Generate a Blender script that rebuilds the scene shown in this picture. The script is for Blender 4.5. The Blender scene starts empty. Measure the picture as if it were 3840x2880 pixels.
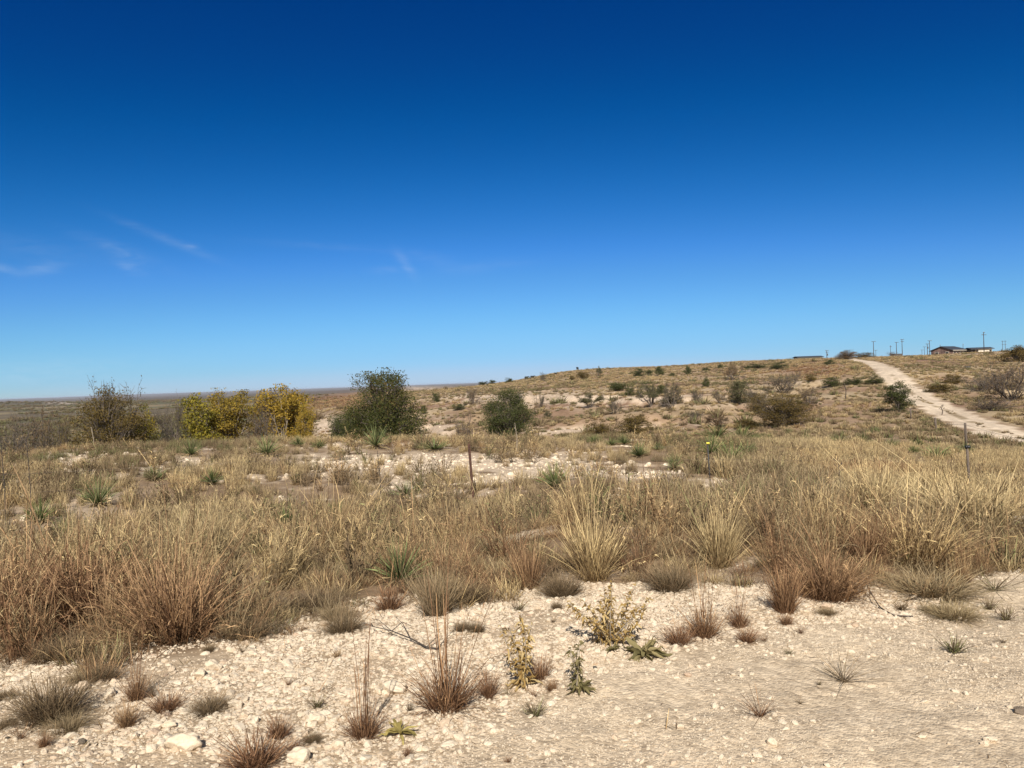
import bpy, math, random
import numpy as np
from mathutils import Matrix, Vector
C = bpy.context.scene
COL = C.collection
R = math.radians

# ------------------------------------------------------------------ camera
EYE = 1.62
PITCH = -0.0031
ROLL = R(1.98)
FPX = 2884.0                                   # focal length in pixels of the 3840 px wide frame
fw = Vector((0, math.cos(PITCH), math.sin(PITCH)))
Rt = Vector((1, 0, 0)); Up = Rt.cross(fw)
cX = Rt * math.cos(ROLL) - Up * math.sin(ROLL)
cY = Rt * math.sin(ROLL) + Up * math.cos(ROLL)
cam = bpy.data.cameras.new('camera'); cam.sensor_width = 36; cam.lens = 36 * FPX / 3840
cam.clip_start = 0.05; cam.clip_end = 200000
camo = bpy.data.objects.new('camera', cam); COL.objects.link(camo); C.camera = camo
camo.matrix_world = Matrix(((cX.x, cY.x, -fw.x, 0), (cX.y, cY.y, -fw.y, 0), (cX.z, cY.z, -fw.z, EYE), (0, 0, 0, 1)))

# ------------------------------------------------------------------ sun, sky, exposure
SUN_EL, SUN_AZ = 38.0, 180.0 + 1.5
C.view_settings.view_transform = 'Standard'; C.view_settings.look = 'None'
C.view_settings.exposure = 0.5; C.view_settings.gamma = 1.0
sl = bpy.data.lights.new('sun', 'SUN'); sl.energy = 4.6; sl.angle = R(0.53); sl.color = (1.0, 0.945, 0.86)
so = bpy.data.objects.new('sun', sl); COL.objects.link(so)
so.rotation_euler = (R(90 - SUN_EL), 0, R(180 - SUN_AZ))
W = bpy.data.worlds.new('World'); C.world = W; W.use_nodes = True
def build_world():
    n = W.node_tree.nodes; l = W.node_tree.links
    bg = n['Background']; bg.inputs[1].default_value = 0.1
    s = n.new('ShaderNodeTexSky'); s.sky_type = 'NISHITA'; s.sun_disc = False
    s.sun_elevation = R(SUN_EL); s.sun_rotation = R(SUN_AZ)
    s.altitude = 900; s.air_density = 1.0; s.dust_density = 0.0; s.ozone_density = 8.0
    m1 = n.new('ShaderNodeMix'); m1.data_type = 'RGBA'; m1.blend_type = 'MULTIPLY'; m1.inputs[0].default_value = 1
    m1.inputs[7].default_value = (.1, .1, .1, 1); l.new(s.outputs[0], m1.inputs[6])
    cv = n.new('ShaderNodeRGBCurve'); l.new(m1.outputs[2], cv.inputs[1])
    pts = {0: [(0, 0), (.08, .0005), (.112, .003), (.15, .018), (.185, .043), (.25, .10), (.413, .212), (.63, .318), (.76, .425), (1, .52)],
           1: [(0, 0), (.161, .045), (.242, .103), (.31, .167), (.38, .238), (.5, .365), (.70, .545), (.86, .61), (.92, .625), (1, .68)],
           2: [(0, 0), (.366, .228), (.522, .39), (.72, .665), (.80, .785), (.86, .825), (.93, .90), (.97, .93), (1, .95)]}
    for c, pp in pts.items():
        cu = cv.mapping.curves[c]
        while len(cu.points) < len(pp): cu.points.new(.5, .5)
        for q, (a, b) in zip(cu.points, pp): q.location = (a, b)
    cv.mapping.update()
    # a few faint cirrus wisps low in the sky
    tc = n.new('ShaderNodeTexCoord'); sep = n.new('ShaderNodeSeparateXYZ'); l.new(tc.outputs['Generated'], sep.inputs[0])
    def M(op, a, b=None):
        x = n.new('ShaderNodeMath'); x.operation = op
        for i, q in enumerate((a, b)):
            if q is None: continue
            if isinstance(q, (int, float)): x.inputs[i].default_value = q
            else: l.new(q, x.inputs[i])
        return x.outputs[0]
    yy = M('MAXIMUM', sep.outputs[1], .05)
    px = M('DIVIDE', sep.outputs[0], yy); pz = M('DIVIDE', sep.outputs[2], yy)
    tot = None
    for u, v, a, su, sv, k in [(640, 895, -24, 150, 13, .16), (735, 925, 5, 22, 9, .14), (470, 940, -22, 130, 20, .13), (500, 1000, -28, 45, 16, .2),
                           (178, 1008, 4, 60, 18, .2), (20, 1003, -18, 60, 13, .22), (120, 930, -10, 260, 38, .06), (1537, 990, -55, 45, 15, .2),
                           (1470, 1012, 0, 50, 10, .14), (1640, 975, -15, 90, 22, .08), (1830, 1000, 6, 140, 16, .07), (1260, 925, -6, 260, 12, .05), (100, 1400, 2, 420, 45, .2)]:
        vh = 1497 - .0345 * u
        du = M('SUBTRACT', px, (u - 1920) / FPX); dv = M('SUBTRACT', pz, (vh - v) / FPX)
        ca, sa = math.cos(R(a)), math.sin(R(a))
        e1 = M('DIVIDE', M('ADD', M('MULTIPLY', du, ca), M('MULTIPLY', dv, sa)), su / FPX)
        e2 = M('DIVIDE', M('SUBTRACT', M('MULTIPLY', dv, ca), M('MULTIPLY', du, sa)), sv / FPX)
        g = M('MULTIPLY', M('EXPONENT', M('MULTIPLY', M('ADD', M('MULTIPLY', e1, e1), M('MULTIPLY', e2, e2)), -.7)), k)
        tot = g if tot is None else M('ADD', tot, g)
    mp = n.new('ShaderNodeMapping'); mp.inputs['Scale'].default_value = (9, 9, 45); mp.inputs['Rotation'].default_value = (0, R(18), 0)
    nz = n.new('ShaderNodeTexNoise'); nz.inputs['Scale'].default_value = 3.2; nz.inputs['Detail'].default_value = 7; nz.inputs['Distortion'].default_value = 1.2
    l.new(tc.outputs['Generated'], mp.inputs[0]); l.new(mp.outputs[0], nz.inputs[0])
    den = M('MULTIPLY', M('MULTIPLY', tot, .55), M('MAXIMUM', M('SUBTRACT', M('MULTIPLY', nz.outputs[0], 2.6), .5), 0))
    mc = n.new('ShaderNodeMix'); mc.data_type = 'RGBA'; l.new(den, mc.inputs[0])
    mr = n.new('ShaderNodeMapRange'); mr.interpolation_type = 'SMOOTHSTEP'; mr.inputs[1].default_value = .46; mr.inputs[2].default_value = .72; l.new(sep.outputs[2], mr.inputs[0])
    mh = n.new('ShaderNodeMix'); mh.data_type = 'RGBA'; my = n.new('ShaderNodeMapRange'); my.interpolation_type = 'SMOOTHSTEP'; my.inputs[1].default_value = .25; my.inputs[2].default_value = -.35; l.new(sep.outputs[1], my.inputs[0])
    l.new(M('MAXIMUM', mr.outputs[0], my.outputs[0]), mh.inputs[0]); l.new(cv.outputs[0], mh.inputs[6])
    mw = n.new('ShaderNodeMix'); mw.data_type = 'RGBA'; mw.blend_type = 'MULTIPLY'; mw.inputs[0].default_value = 1; mw.inputs[7].default_value = (2.1, 1.3, .78, 1)   # unseen sky overhead and round the sun, tinted paler to make shadows less blue
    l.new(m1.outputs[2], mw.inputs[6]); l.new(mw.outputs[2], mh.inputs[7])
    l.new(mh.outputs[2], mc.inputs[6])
    mc.inputs[7].default_value = (.62, .75, .88, 1)
    m2 = n.new('ShaderNodeVectorMath'); m2.operation = 'SCALE'; m2.inputs[3].default_value = 10 * 2 ** -C.view_settings.exposure
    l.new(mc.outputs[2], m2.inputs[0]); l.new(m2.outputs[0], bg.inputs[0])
build_world()

# ------------------------------------------------------------------ numbers: noise, terrain
def _hash(ix, iy, s):
    h = (ix.astype(np.int64) * 374761393 + iy.astype(np.int64) * 668265263 + s * 974634777) & 0x7fffffff
    h = ((h ^ (h >> 13)) * 1274126177) & 0x7fffffff
    return ((h ^ (h >> 16)) & 0xffff) / 65535.0
def vnoise(x, y, s=0):
    ix = np.floor(x); iy = np.floor(y); fx = x - ix; fy = y - iy
    fx = fx * fx * fx * (fx * (fx * 6 - 15) + 10); fy = fy * fy * fy * (fy * (fy * 6 - 15) + 10)
    a = _hash(ix, iy, s); b = _hash(ix + 1, iy, s); c = _hash(ix, iy + 1, s); d = _hash(ix + 1, iy + 1, s)
    return a + (b - a) * fx + (c - a) * fy + (a - b - c + d) * fx * fy
def fbm(x, y, s=0, o=4):
    t = 0; w = 0; a = 1.0
    for k in range(o):
        t = t + a * vnoise(x, y, s + k * 17); w += a; a *= .5; x = x * 2.03 + 11.3; y = y * 2.03 - 7.1
    return t / w
def sst(a, b, x):
    t = np.clip((x - a) / (b - a), 0, 1); return t * t * (3 - 2 * t)

NEAR = [(.5, 0), (3, 0), (5, -.04), (8, -.22), (12, -.55), (18, -1.0), (24, -1.1), (30, -1.12), (38, -1.2)]
NEARR = [(.5, 0), (3, 0), (5, -.02), (8, -.18), (12, -.62)]
NEARL = NEAR[:6] + [(24, -.78), (30, -.66), (38, -.52)]
PROF = {
    -3000: NEARL + [(60, -6), (250, -9), (1000, -13), (15000, -30), (60000, -200)],
    0: NEARL + [(48, -2.6), (60, -4.2), (75, -5.2), (110, -8), (250, -11), (500, -11), (900, -13), (1300, -15), (1900, -7), (2600, -6.5), (4000, -25), (15000, -30), (25000, 6), (45000, -150)],
    600: NEARL + [(48, -2.6), (60, -4.0), (75, -5.0), (110, -8), (250, -9), (500, -10), (900, -13), (1500, -17), (2200, -16), (3000, -22), (15000, -30), (25000, 6), (45000, -150)],
    1100: NEAR[:6] + [(24, -.96), (30, -.88), (38, -.78), (48, -3.0), (60, -3.9), (75, -4.9), (110, -7), (140, -6.3), (200, -4.5), (300, -4.2), (500, -4.4), (1000, -8), (3000, -20), (15000, -28), (25000, 4), (45000, -150)],
    1500: NEAR[:6] + [(24, -1.04), (30, -1.0), (38, -.95), (48, -2.9), (60, -3.7), (75, -4.8), (90, -5.6), (110, -5.3), (150, -4), (180, -1.6), (250, -1.2), (400, -2.4), (800, -5), (3000, -14), (15000, -20), (25000, 2), (45000, -150)],
    1920: NEAR + [(48, -2.8), (60, -3.8), (75, -4.6), (85, -4.3), (110, -3.6), (130, -1.7), (145, -1.2), (200, -.3), (280, .5), (330, .8), (420, -.4), (1000, -5), (15000, -15), (25000, 0), (45000, -150)],
    2400: NEAR[:-1] + [(38, -1.3), (50, -4), (65, -5), (80, -3.4), (110, -1.9), (120, -1.0), (160, -.6), (250, 1.2), (350, 4.9), (400, 6.4), (480, 5.8), (1000, 0), (45000, -250)],
    2120: NEAR[:-1] + [(38, -1.25), (50, -3.4), (65, -4.6), (80, -3.9), (110, -2.6), (125, -1.3), (160, -.7), (250, .9), (350, 5.6), (400, 7.2), (480, 5), (1000, -3), (45000, -250)],
    2880: NEARR + [(20, -1.25), (38, -1.8), (55, -3), (75, -3.2), (110, -2.7), (150, -1.1), (200, .1), (300, 4.5), (400, 8.1), (480, 7.6), (1000, 4), (45000, -250)],
    3400: NEARR + [(20, -1.5), (40, -2.6), (80, -3.0), (110, -2.2), (130, -1.2), (150, .9), (200, 2.6), (300, 5.0), (340, 5.8), (420, 7.2), (500, 6.2), (1000, 4), (45000, -250)],
    3840: NEARR + [(20, -1.6), (33, -2.5), (60, -3.1), (100, -3.1), (150, -2.1), (200, -.6), (300, 4.1), (380, 7.0), (430, 7.6), (600, 6), (1000, 6), (45000, -250)],
    6500: NEARR + [(20, -1.6), (33, -2.5), (60, -3.1), (100, -2.8), (200, 1), (380, 8), (600, 8), (45000, -250)],
}
LR = np.arange(math.log(.5), math.log(70000), .008)
UG = np.arange(-3000, 6501, 20.0)
def _gs(a, sig, ax):
    k = np.exp(-.5 * (np.arange(-3 * sig, 3 * sig + 1) / sig) ** 2); k /= k.sum(); p = 3 * sig
    return np.apply_along_axis(lambda v: np.convolve(np.pad(v, p, mode='edge'), k, 'valid'), ax, a)
_ks = sorted(PROF)
_rows = np.array([np.interp(LR, [math.log(r) for r, z in PROF[k]], [z for r, z in PROF[k]]) for k in _ks])
TZ = np.array([[0.0]])
_t = np.empty((len(UG), len(LR)))
for j in range(len(LR)): _t[:, j] = np.interp(UG, _ks, _rows[:, j])
TZ = _gs(_gs(_t, 5, 1), 5, 0)

def base_h(u, lr):
    fu = np.clip((u - UG[0]) / 20.0, 0, len(UG) - 1.001); fl = np.clip((lr - LR[0]) / .008, 0, len(LR) - 1.001)
    iu = fu.astype(int); il = fl.astype(int); du = fu - iu; dl = fl - il
    return (TZ[iu, il] * (1 - du) * (1 - dl) + TZ[iu + 1, il] * du * (1 - dl) + TZ[iu, il + 1] * (1 - du) * dl + TZ[iu + 1, il + 1] * du * dl)
def polar(x, y):
    r = np.hypot(x, y) + 1e-6; az = np.arctan2(x, y)
    u = 1920 + FPX * np.tan(np.clip(az, -1.03, 1.03))
    return r, az, u
def ur(u, r):                                  # world x, y at horizon-column u and range r
    az = math.atan((u - 1920) / FPX); return r * math.sin(az), r * math.cos(az)
ROAD = [(5200, 38), (4500, 42), (4100, 50), (3840, 58), (3705, 66), (3600, 80), (3531, 92), (3440, 111), (3392, 130), (3362, 143), (3338, 156), (3308, 200), (3262, 260), (3215, 310), (3190, 350), (3170, 420), (3150, 600)]
RXY = np.array([ur(u, r) for u, r in ROAD])
def road_d(x, y):
    d = np.full(x.shape, 1e9)
    for (a, b), (c, e) in zip(RXY[:-1], RXY[1:]):
        vx, vy = c - a, e - b; t = np.clip(((x - a) * vx + (y - b) * vy) / (vx * vx + vy * vy), 0, 1)
        d = np.minimum(d, np.hypot(x - a - t * vx, y - b - t * vy))
    return d
# edge between the bare caliche shoulder and the grass, as (column, range)
EDGE_U = [-3000, -400, 0, 150, 300, 450, 600, 750, 900, 1150, 1400, 1650, 1900, 2050, 2250, 2450, 2700, 2900, 3100, 3250, 3400, 3550, 3700, 3840, 4200, 6500]
EDGE_R = [5.4, 5.6, 5.75, 5.75, 5.55, 5.55, 5.4, 5.5, 5.6, 5.75, 5.85, 5.8, 6.2, 6.3, 6.3, 6.6, 6.3, 6.0, 6.0, 6.5, 6.8, 6.9, 7.7, 8.2, 8.6, 9]
def edge_r(u, x=None, y=None):
    e = np.interp(u, EDGE_U, EDGE_R)
    if x is not None: e = e + (fbm(x * 1.6, y * 1.6, 5, 3) - .5) * 1.1
    return e
def H(x, y):
    x = np.asarray(x, float); y = np.asarray(y, float)
    r, az, u = polar(x, y); lr = np.log(np.maximum(r, .5))
    z = base_h(u, lr)
    z = z + .22 * np.exp(-((r - 8.6) / 1.3) ** 2) * sst(1500, 2100, u) * (1 - sst(3150, 3500, u))
    rd = road_d(x, y) if np.max(r) > 30 else np.full(r.shape, 99.)
    q = sst(2.0, 5.0, rd) * .8 + .2
    z = z + (vnoise(x / .11, y / .11, 1) - .5) * .012 * (1 - sst(10, 20, r))
    z = z + (fbm(x / .55, y / .55, 2, 2) - .5) * (.045 + .06 * sst(5, 9, r)) * (1 - sst(60, 120, r))
    z = z + (fbm(x / 2.6, y / 2.6, 3, 2) - .5) * .2 * sst(6, 14, r) * q
    z = z + (fbm(x / 9., y / 9., 4, 3) - .5) * .9 * sst(40, 90, r) * q
    gl = np.abs(2 * fbm(x / 13. + .3 * y / 13., y / 26., 9, 3) - 1); z = z - 1.3 * (1 - sst(0, .22, gl)) * sst(72, 88, r) * (1 - sst(135, 165, r)) * sst(900, 1200, u) * q
    z = z + (fbm(x / 45., y / 45., 6, 3) - .5) * 2.2 * sst(120, 400, r) * q * (1 - .8 * sst(1900, 2400, u))
    z = z + (fbm(x / 300., y / 300., 7, 3) - .5) * 8 * sst(500, 1500, r) * (1 - sst(2200, 2700, u))
    z = z + (fbm(x / 2500., y / 2500., 8, 3) - .5) * 30 * sst(4000, 12000, r)
    return z * (1 - sst(R(75), R(105), np.abs(az)))
def h1(x, y): return float(H(np.array([x]), np.array([y]))[0])
def ray(u, v): return (cX * ((u - 1920) / FPX) - cY * ((v - 1440) / FPX) + fw).normalized()
_T = np.exp(np.linspace(math.log(2.0), math.log(900), 1400))
def hit(u, v):                                 # where the sight line of a pixel meets the ground
    d = ray(u, v); z = EYE + _T * d.z - H(_T * d.x, _T * d.y)
    i = int(np.argmax(z < 0)) if (z < 0).any() else len(_T) - 1
    if i > 0:
        f = z[i - 1] / (z[i - 1] - z[i] + 1e-9); t = _T[i - 1] + (_T[i] - _T[i - 1]) * min(max(f, 0), 1)
    else: t = _T[i]
    x, y = t * d.x, t * d.y
    return x, y, h1(x, y)
def at(u, v, r=None):                          # ground point below pixel column, at range r if given
    if r is None: return hit(u, v)
    d = ray(u, v); k = r / math.hypot(d.x, d.y); x, y = d.x * k, d.y * k
    return x, y, h1(x, y)
def zat(u, v, r):                              # height at which a pixel's sight line passes range r
    d = ray(u, v); return EYE + d.z * r / math.hypot(d.x, d.y)
def project(x, y, z):
    px = x * cX.x + y * cX.y + (z - EYE) * cX.z; py = x * cY.x + y * cY.y + (z - EYE) * cY.z
    pz = np.maximum(x * fw.x + y * fw.y + (z - EYE) * fw.z, 1e-3)
    return 1920 + FPX * px / pz, 1440 - FPX * py / pz

# ------------------------------------------------------------------ mesh helpers
def mesh_np(name, v, quads=None, tris=None, mat=None, attrs=None, smooth=False):
    me = bpy.data.meshes.new(name)
    v = np.asarray(v, np.float32)
    nq = 0 if quads is None else len(quads); nt = 0 if tris is None else len(tris)
    me.vertices.add(len(v)); me.vertices.foreach_set('co', v.ravel())
    li = np.concatenate([np.asarray(a, np.int32).ravel() for a in (quads, tris) if a is not None and len(a)])
    me.loops.add(len(li)); me.loops.foreach_set('vertex_index', li)
    me.polygons.add(nq + nt)
    st = np.concatenate([np.arange(nq) * 4, nq * 4 + np.arange(nt) * 3]).astype(np.int32)
    me.polygons.foreach_set('loop_start', st)
    me.polygons.foreach_set('use_smooth', np.full(nq + nt, smooth, bool))
    for k, a in (attrs or {}).items():
        a = np.asarray(a, np.float32)
        if a.ndim == 2:
            at_ = me.attributes.new(k, 'FLOAT_COLOR', 'POINT'); at_.data.foreach_set('color', np.c_[a, np.ones(len(a))].astype(np.float32).ravel())
        else:
            at_ = me.attributes.new(k, 'FLOAT', 'POINT'); at_.data.foreach_set('value', a)
    me.update(calc_edges=True); me.validate()
    if mat: me.materials.append(mat)
    return me
def obj(name, me, parent=None, loc=None, link=True):
    o = bpy.data.objects.new(name, me)
    if link: COL.objects.link(o)
    if parent: o.parent = parent
    if loc is not None: o.location = loc
    return o
def tag(o, label, cat, group=None):
    o['label'] = label; o['category'] = cat
    if group: o['group'] = group
    return o
def empty(name, loc, rz=0, s=(1, 1, 1)):
    o = bpy.data.objects.new(name, None); COL.objects.link(o); o.empty_display_size = .1
    o.location = loc; o.rotation_euler = (0, 0, rz); o.scale = s
    return o
class MB:                                      # collects shapes into one mesh
    def __init__(s): s.v = []; s.q = []; s.t = []; s.n = 0; s.a = {}
    def add(s, v, q=None, tri=None, **at_):
        v = np.asarray(v, float).reshape(-1, 3); s.v.append(v)
        if q is not None and len(q): s.q.append(np.asarray(q) + s.n)
        if tri is not None and len(tri): s.t.append(np.asarray(tri) + s.n)
        for k, a in at_.items(): s.a.setdefault(k, []).append(np.broadcast_to(np.asarray(a, float), (len(v),)))
        s.n += len(v); return s
    def arrays(s):
        return (np.concatenate(s.v), np.concatenate(s.q) if s.q else None, np.concatenate(s.t) if s.t else None, {k: np.concatenate(a) for k, a in s.a.items()})
    def box(s, c, d, rz=0, tx=0):
        x, y, z = [k / 2 for k in d]
        p = np.array([(-x, -y, -z), (x, -y, -z), (x, y, -z), (-x, y, -z), (-x, -y, z), (x, -y, z), (x, y, z), (-x, y, z)])
        ca, sa = math.cos(rz), math.sin(rz)
        p = np.c_[p[:, 0] * ca - p[:, 1] * sa, p[:, 0] * sa + p[:, 1] * ca, p[:, 2]] + np.array(c)
        return s.add(p, [(0, 3, 2, 1), (4, 5, 6, 7), (0, 1, 5, 4), (1, 2, 6, 5), (2, 3, 7, 6), (3, 0, 4, 7)])
    def tube(s, pts, rad, n=6, cap=True, **at_):
        P = np.asarray(pts, float); m = len(P); rad = np.broadcast_to(np.asarray(rad, float), (m,))
        T = np.gradient(P, axis=0); T /= np.linalg.norm(T, axis=1)[:, None] + 1e-9
        up = np.tile([0., 0, 1.], (m, 1)); up[np.abs(T[:, 2]) > .9] = (1, 0, 0)
        A = np.cross(T, up); A /= np.linalg.norm(A, axis=1)[:, None] + 1e-9; B = np.cross(T, A)
        an = np.arange(n) * 2 * math.pi / n
        v = P[:, None] + rad[:, None, None] * (A[:, None] * np.cos(an)[None, :, None] + B[:, None] * np.sin(an)[None, :, None])
        i = np.arange(m - 1)[:, None] * n; j = np.arange(n)[None]; k = (j + 1) % n
        q = np.stack([i + j, i + k, i + n + k, i + n + j], -1).reshape(-1, 4)
        t = []
        if cap:
            t = [(0, a + 1, a) for a in range(1, n - 1)] + [((m - 1) * n, (m - 1) * n + a, (m - 1) * n + a + 1) for a in range(1, n - 1)]
        return s.add(v.reshape(-1, 3), q, t, **at_)
    def mesh(s, name, mat, smooth=False):
        v, q, t, a = s.arrays(); return mesh_np(name, v, q, t, mat, a, smooth)

# ------------------------------------------------------------------ materials
def new_mat(name):
    m = bpy.data.materials.new(name); m.use_nodes = True; nt = m.node_tree
    return m, nt.nodes, nt.links, nt.nodes['Principled BSDF']
def ramp(n, cols):
    r = n.new('ShaderNodeValToRGB'); e = r.color_ramp.elements
    while len(e) < len(cols): e.new(.5)
    for k, (p, c) in zip(e, cols): k.position = p; k.color = (*c, 1)
    return r
def attr(n, name, typ='GEOMETRY'):
    a = n.new('ShaderNodeAttribute'); a.attribute_name = name; a.attribute_type = typ; return a
def mixc(n, l, f, a, b, mode='MIX'):
    m = n.new('ShaderNodeMix'); m.data_type = 'RGBA'; m.blend_type = mode
    for s_, x in ((0, f), (6, a), (7, b)):
        if hasattr(x, 'links'): l.new(x, m.inputs[s_])
        elif isinstance(x, tuple): m.inputs[s_].default_value = (*x, 1)
        else: m.inputs[s_].default_value = x
    return m.outputs[2]
def mth(n, l, op, a, b=0.0, c=None):
    m = n.new('ShaderNodeMath'); m.operation = op
    for i, x in enumerate((a, b, c)):
        if x is None: continue
        if hasattr(x, 'links'): l.new(x, m.inputs[i])
        else: m.inputs[i].default_value = x
    return m.outputs[0]
def simple(name, col, rough=.8, var=.25, scale=8, metal=0.0, col2=None):
    m, n, l, b = new_mat(name)
    tc = n.new('ShaderNodeTexCoord'); nz = n.new('ShaderNodeTexNoise'); nz.inputs['Scale'].default_value = scale; nz.inputs['Detail'].default_value = 6
    l.new(tc.outputs['Object'], nz.inputs[0])
    c2 = col2 or tuple(k * (1 - var) for k in col); c1 = tuple(min(1, k * (1 + var)) for k in col) if not col2 else col
    r = ramp(n, [(.35, c2), (.65, c1)]); l.new(nz.outputs[0], r.inputs[0]); l.new(r.outputs[0], b.inputs['Base Color'])
    b.inputs['Roughness'].default_value = rough; b.inputs['Metallic'].default_value = metal
    return m
def ground_mat(name, pebble):
    m, n, l, b = new_mat(name)
    a = attr(n, 'Col'); pb = attr(n, 'peb')
    tc = n.new('ShaderNodeTexCoord')
    def nz(s, d=5):
        q = n.new('ShaderNodeTexNoise'); q.inputs['Scale'].default_value = s; q.inputs['Detail'].default_value = d; q.inputs['Roughness'].default_value = .65
        l.new(tc.outputs['Object'], q.inputs[0]); return q
    n1, n2, n3 = nz(1.3, 8), nz(14, 6), nz(.09, 6)
    vo = n.new('ShaderNodeTexVoronoi'); vo.inputs['Scale'].default_value = 42; l.new(tc.outputs['Object'], vo.inputs[0]); vo.inputs['Randomness'].default_value = 1
    v2 = n.new('ShaderNodeTexVoronoi'); v2.inputs['Scale'].default_value = 95; l.new(tc.outputs['Object'], v2.inputs[0])
    r1 = ramp(n, [(.3, (.72, .70, .68)), (.7, (1.16, 1.16, 1.16))]); l.new(n1.outputs[0], r1.inputs[0])
    r2 = ramp(n, [(.32, (.74, .72, .70)), (.68, (1.14, 1.14, 1.14))]); l.new(n2.outputs[0], r2.inputs[0])
    r3 = ramp(n, [(.35, (.8, .78, .76)), (.65, (1.12, 1.12, 1.1))]); l.new(n3.outputs[0], r3.inputs[0])
    c = mixc(n, l, 1.0, a.outputs[0], r1.outputs[0], 'MULTIPLY')
    c = mixc(n, l, 1.0, c, r2.outputs[0], 'MULTIPLY'); c = mixc(n, l, 1.0, c, r3.outputs[0], 'MULTIPLY')
    sp = n.new('ShaderNodeSeparateColor'); l.new(vo.outputs['Color'], sp.inputs[0])
    rp = ramp(n, [(0, (.80, .77, .74)), (.5, (1.0, .99, .97)), (1, (1.18, 1.17, 1.15))]); l.new(sp.outputs[0], rp.inputs[0])
    c = mixc(n, l, pb.outputs['Fac'], c, mixc(n, l, 1.0, c, rp.outputs[0], 'MULTIPLY'))
    l.new(c, b.inputs['Base Color']); b.inputs['Roughness'].default_value = .95; b.inputs['Specular IOR Level'].default_value = .15
    hgt = mth(n, l, 'ADD', mth(n, l, 'MULTIPLY', mth(n, l, 'SUBTRACT', .6, vo.outputs['Distance']), pb.outputs['Fac']),
              mth(n, l, 'MULTIPLY', mth(n, l, 'SUBTRACT', .5, v2.outputs['Distance']), mth(n, l, 'MULTIPLY', pb.outputs['Fac'], .7)))
    hgt = mth(n, l, 'ADD', hgt, mth(n, l, 'MULTIPLY', n2.outputs[0], .3))
    bp = n.new('ShaderNodeBump'); bp.inputs['Strength'].default_value = .6; bp.inputs['Distance'].default_value = .009
    l.new(hgt, bp.inputs['Height']); l.new(bp.outputs[0], b.inputs['Normal'])
    return m
def grass_mat(name, low, high, dry_mix=None, tr=.25):
    # low / high: colour ramps over the instance's tint (0..1), blended from foot to tip of the blade
    m, n, l, b = new_mat(name)
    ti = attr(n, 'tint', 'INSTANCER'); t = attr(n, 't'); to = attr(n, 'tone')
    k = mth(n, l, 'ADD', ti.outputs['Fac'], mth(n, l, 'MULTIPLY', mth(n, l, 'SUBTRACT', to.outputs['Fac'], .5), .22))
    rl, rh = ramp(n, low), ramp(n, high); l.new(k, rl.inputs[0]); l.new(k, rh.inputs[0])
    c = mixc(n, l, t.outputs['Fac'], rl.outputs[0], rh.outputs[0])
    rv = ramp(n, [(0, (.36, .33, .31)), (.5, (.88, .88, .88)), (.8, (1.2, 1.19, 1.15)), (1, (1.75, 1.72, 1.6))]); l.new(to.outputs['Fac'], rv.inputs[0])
    c = mixc(n, l, 1.0, c, rv.outputs[0], 'MULTIPLY')
    df = n.new('ShaderNodeBsdfDiffuse'); tl = n.new('ShaderNodeBsdfTranslucent'); mx = n.new('ShaderNodeMixShader'); mx.inputs[0].default_value = tr
    l.new(c, df.inputs[0]); l.new(c, tl.inputs[0]); l.new(df.outputs[0], mx.inputs[1]); l.new(tl.outputs[0], mx.inputs[2])
    l.new(mx.outputs[0], n['Material Output'].inputs[0]); n.remove(b)
    return m
def leaf_mat(name, cols, tr=.3):
    m, n, l, b = new_mat(name)
    to = attr(n, 'tone'); r = ramp(n, cols); l.new(to.outputs['Fac'], r.inputs[0])
    df = n.new('ShaderNodeBsdfDiffuse'); tl = n.new('ShaderNodeBsdfTranslucent'); mx = n.new('ShaderNodeMixShader'); mx.inputs[0].default_value = tr
    l.new(r.outputs[0], df.inputs[0]); l.new(r.outputs[0], tl.inputs[0]); l.new(df.outputs[0], mx.inputs[1]); l.new(tl.outputs[0], mx.inputs[2])
    l.new(mx.outputs[0], n['Material Output'].inputs[0]); n.remove(b)
    return m
# tint axis: 0 red-brown, .3 orange tan, .55 straw, .75 grey tan, .9 grey, 1 green grey
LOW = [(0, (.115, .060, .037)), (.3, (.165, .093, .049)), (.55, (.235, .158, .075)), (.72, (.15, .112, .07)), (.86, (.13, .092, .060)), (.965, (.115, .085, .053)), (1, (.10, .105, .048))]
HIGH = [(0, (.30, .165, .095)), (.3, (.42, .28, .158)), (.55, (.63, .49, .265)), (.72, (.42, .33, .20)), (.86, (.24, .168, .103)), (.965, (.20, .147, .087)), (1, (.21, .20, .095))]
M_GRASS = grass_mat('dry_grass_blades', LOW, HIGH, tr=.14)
M_GROUND = ground_mat('caliche_and_soil', 1)
M_YUCCA = grass_mat('yucca_leaf', [(0, (.070, .088, .030)), (1, (.105, .12, .055))], [(0, (.165, .205, .072)), (1, (.23, .25, .125))], tr=.12)
M_YDEAD = grass_mat('yucca_dead_leaf', [(0, (.20, .145, .075)), (1, (.24, .18, .10))], [(0, (.42, .32, .17)), (1, (.5, .39, .22))], tr=.15)
M_BARK = simple('grey_bark', (.12, .095, .075), .9, .35, 12)
M_TWIG = simple('grey_twig', (.105, .083, .066), .9, .35, 5)
M_PALEBARK = simple('pale_bark', (.27, .22, .165), .9, .25, 10)
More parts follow.
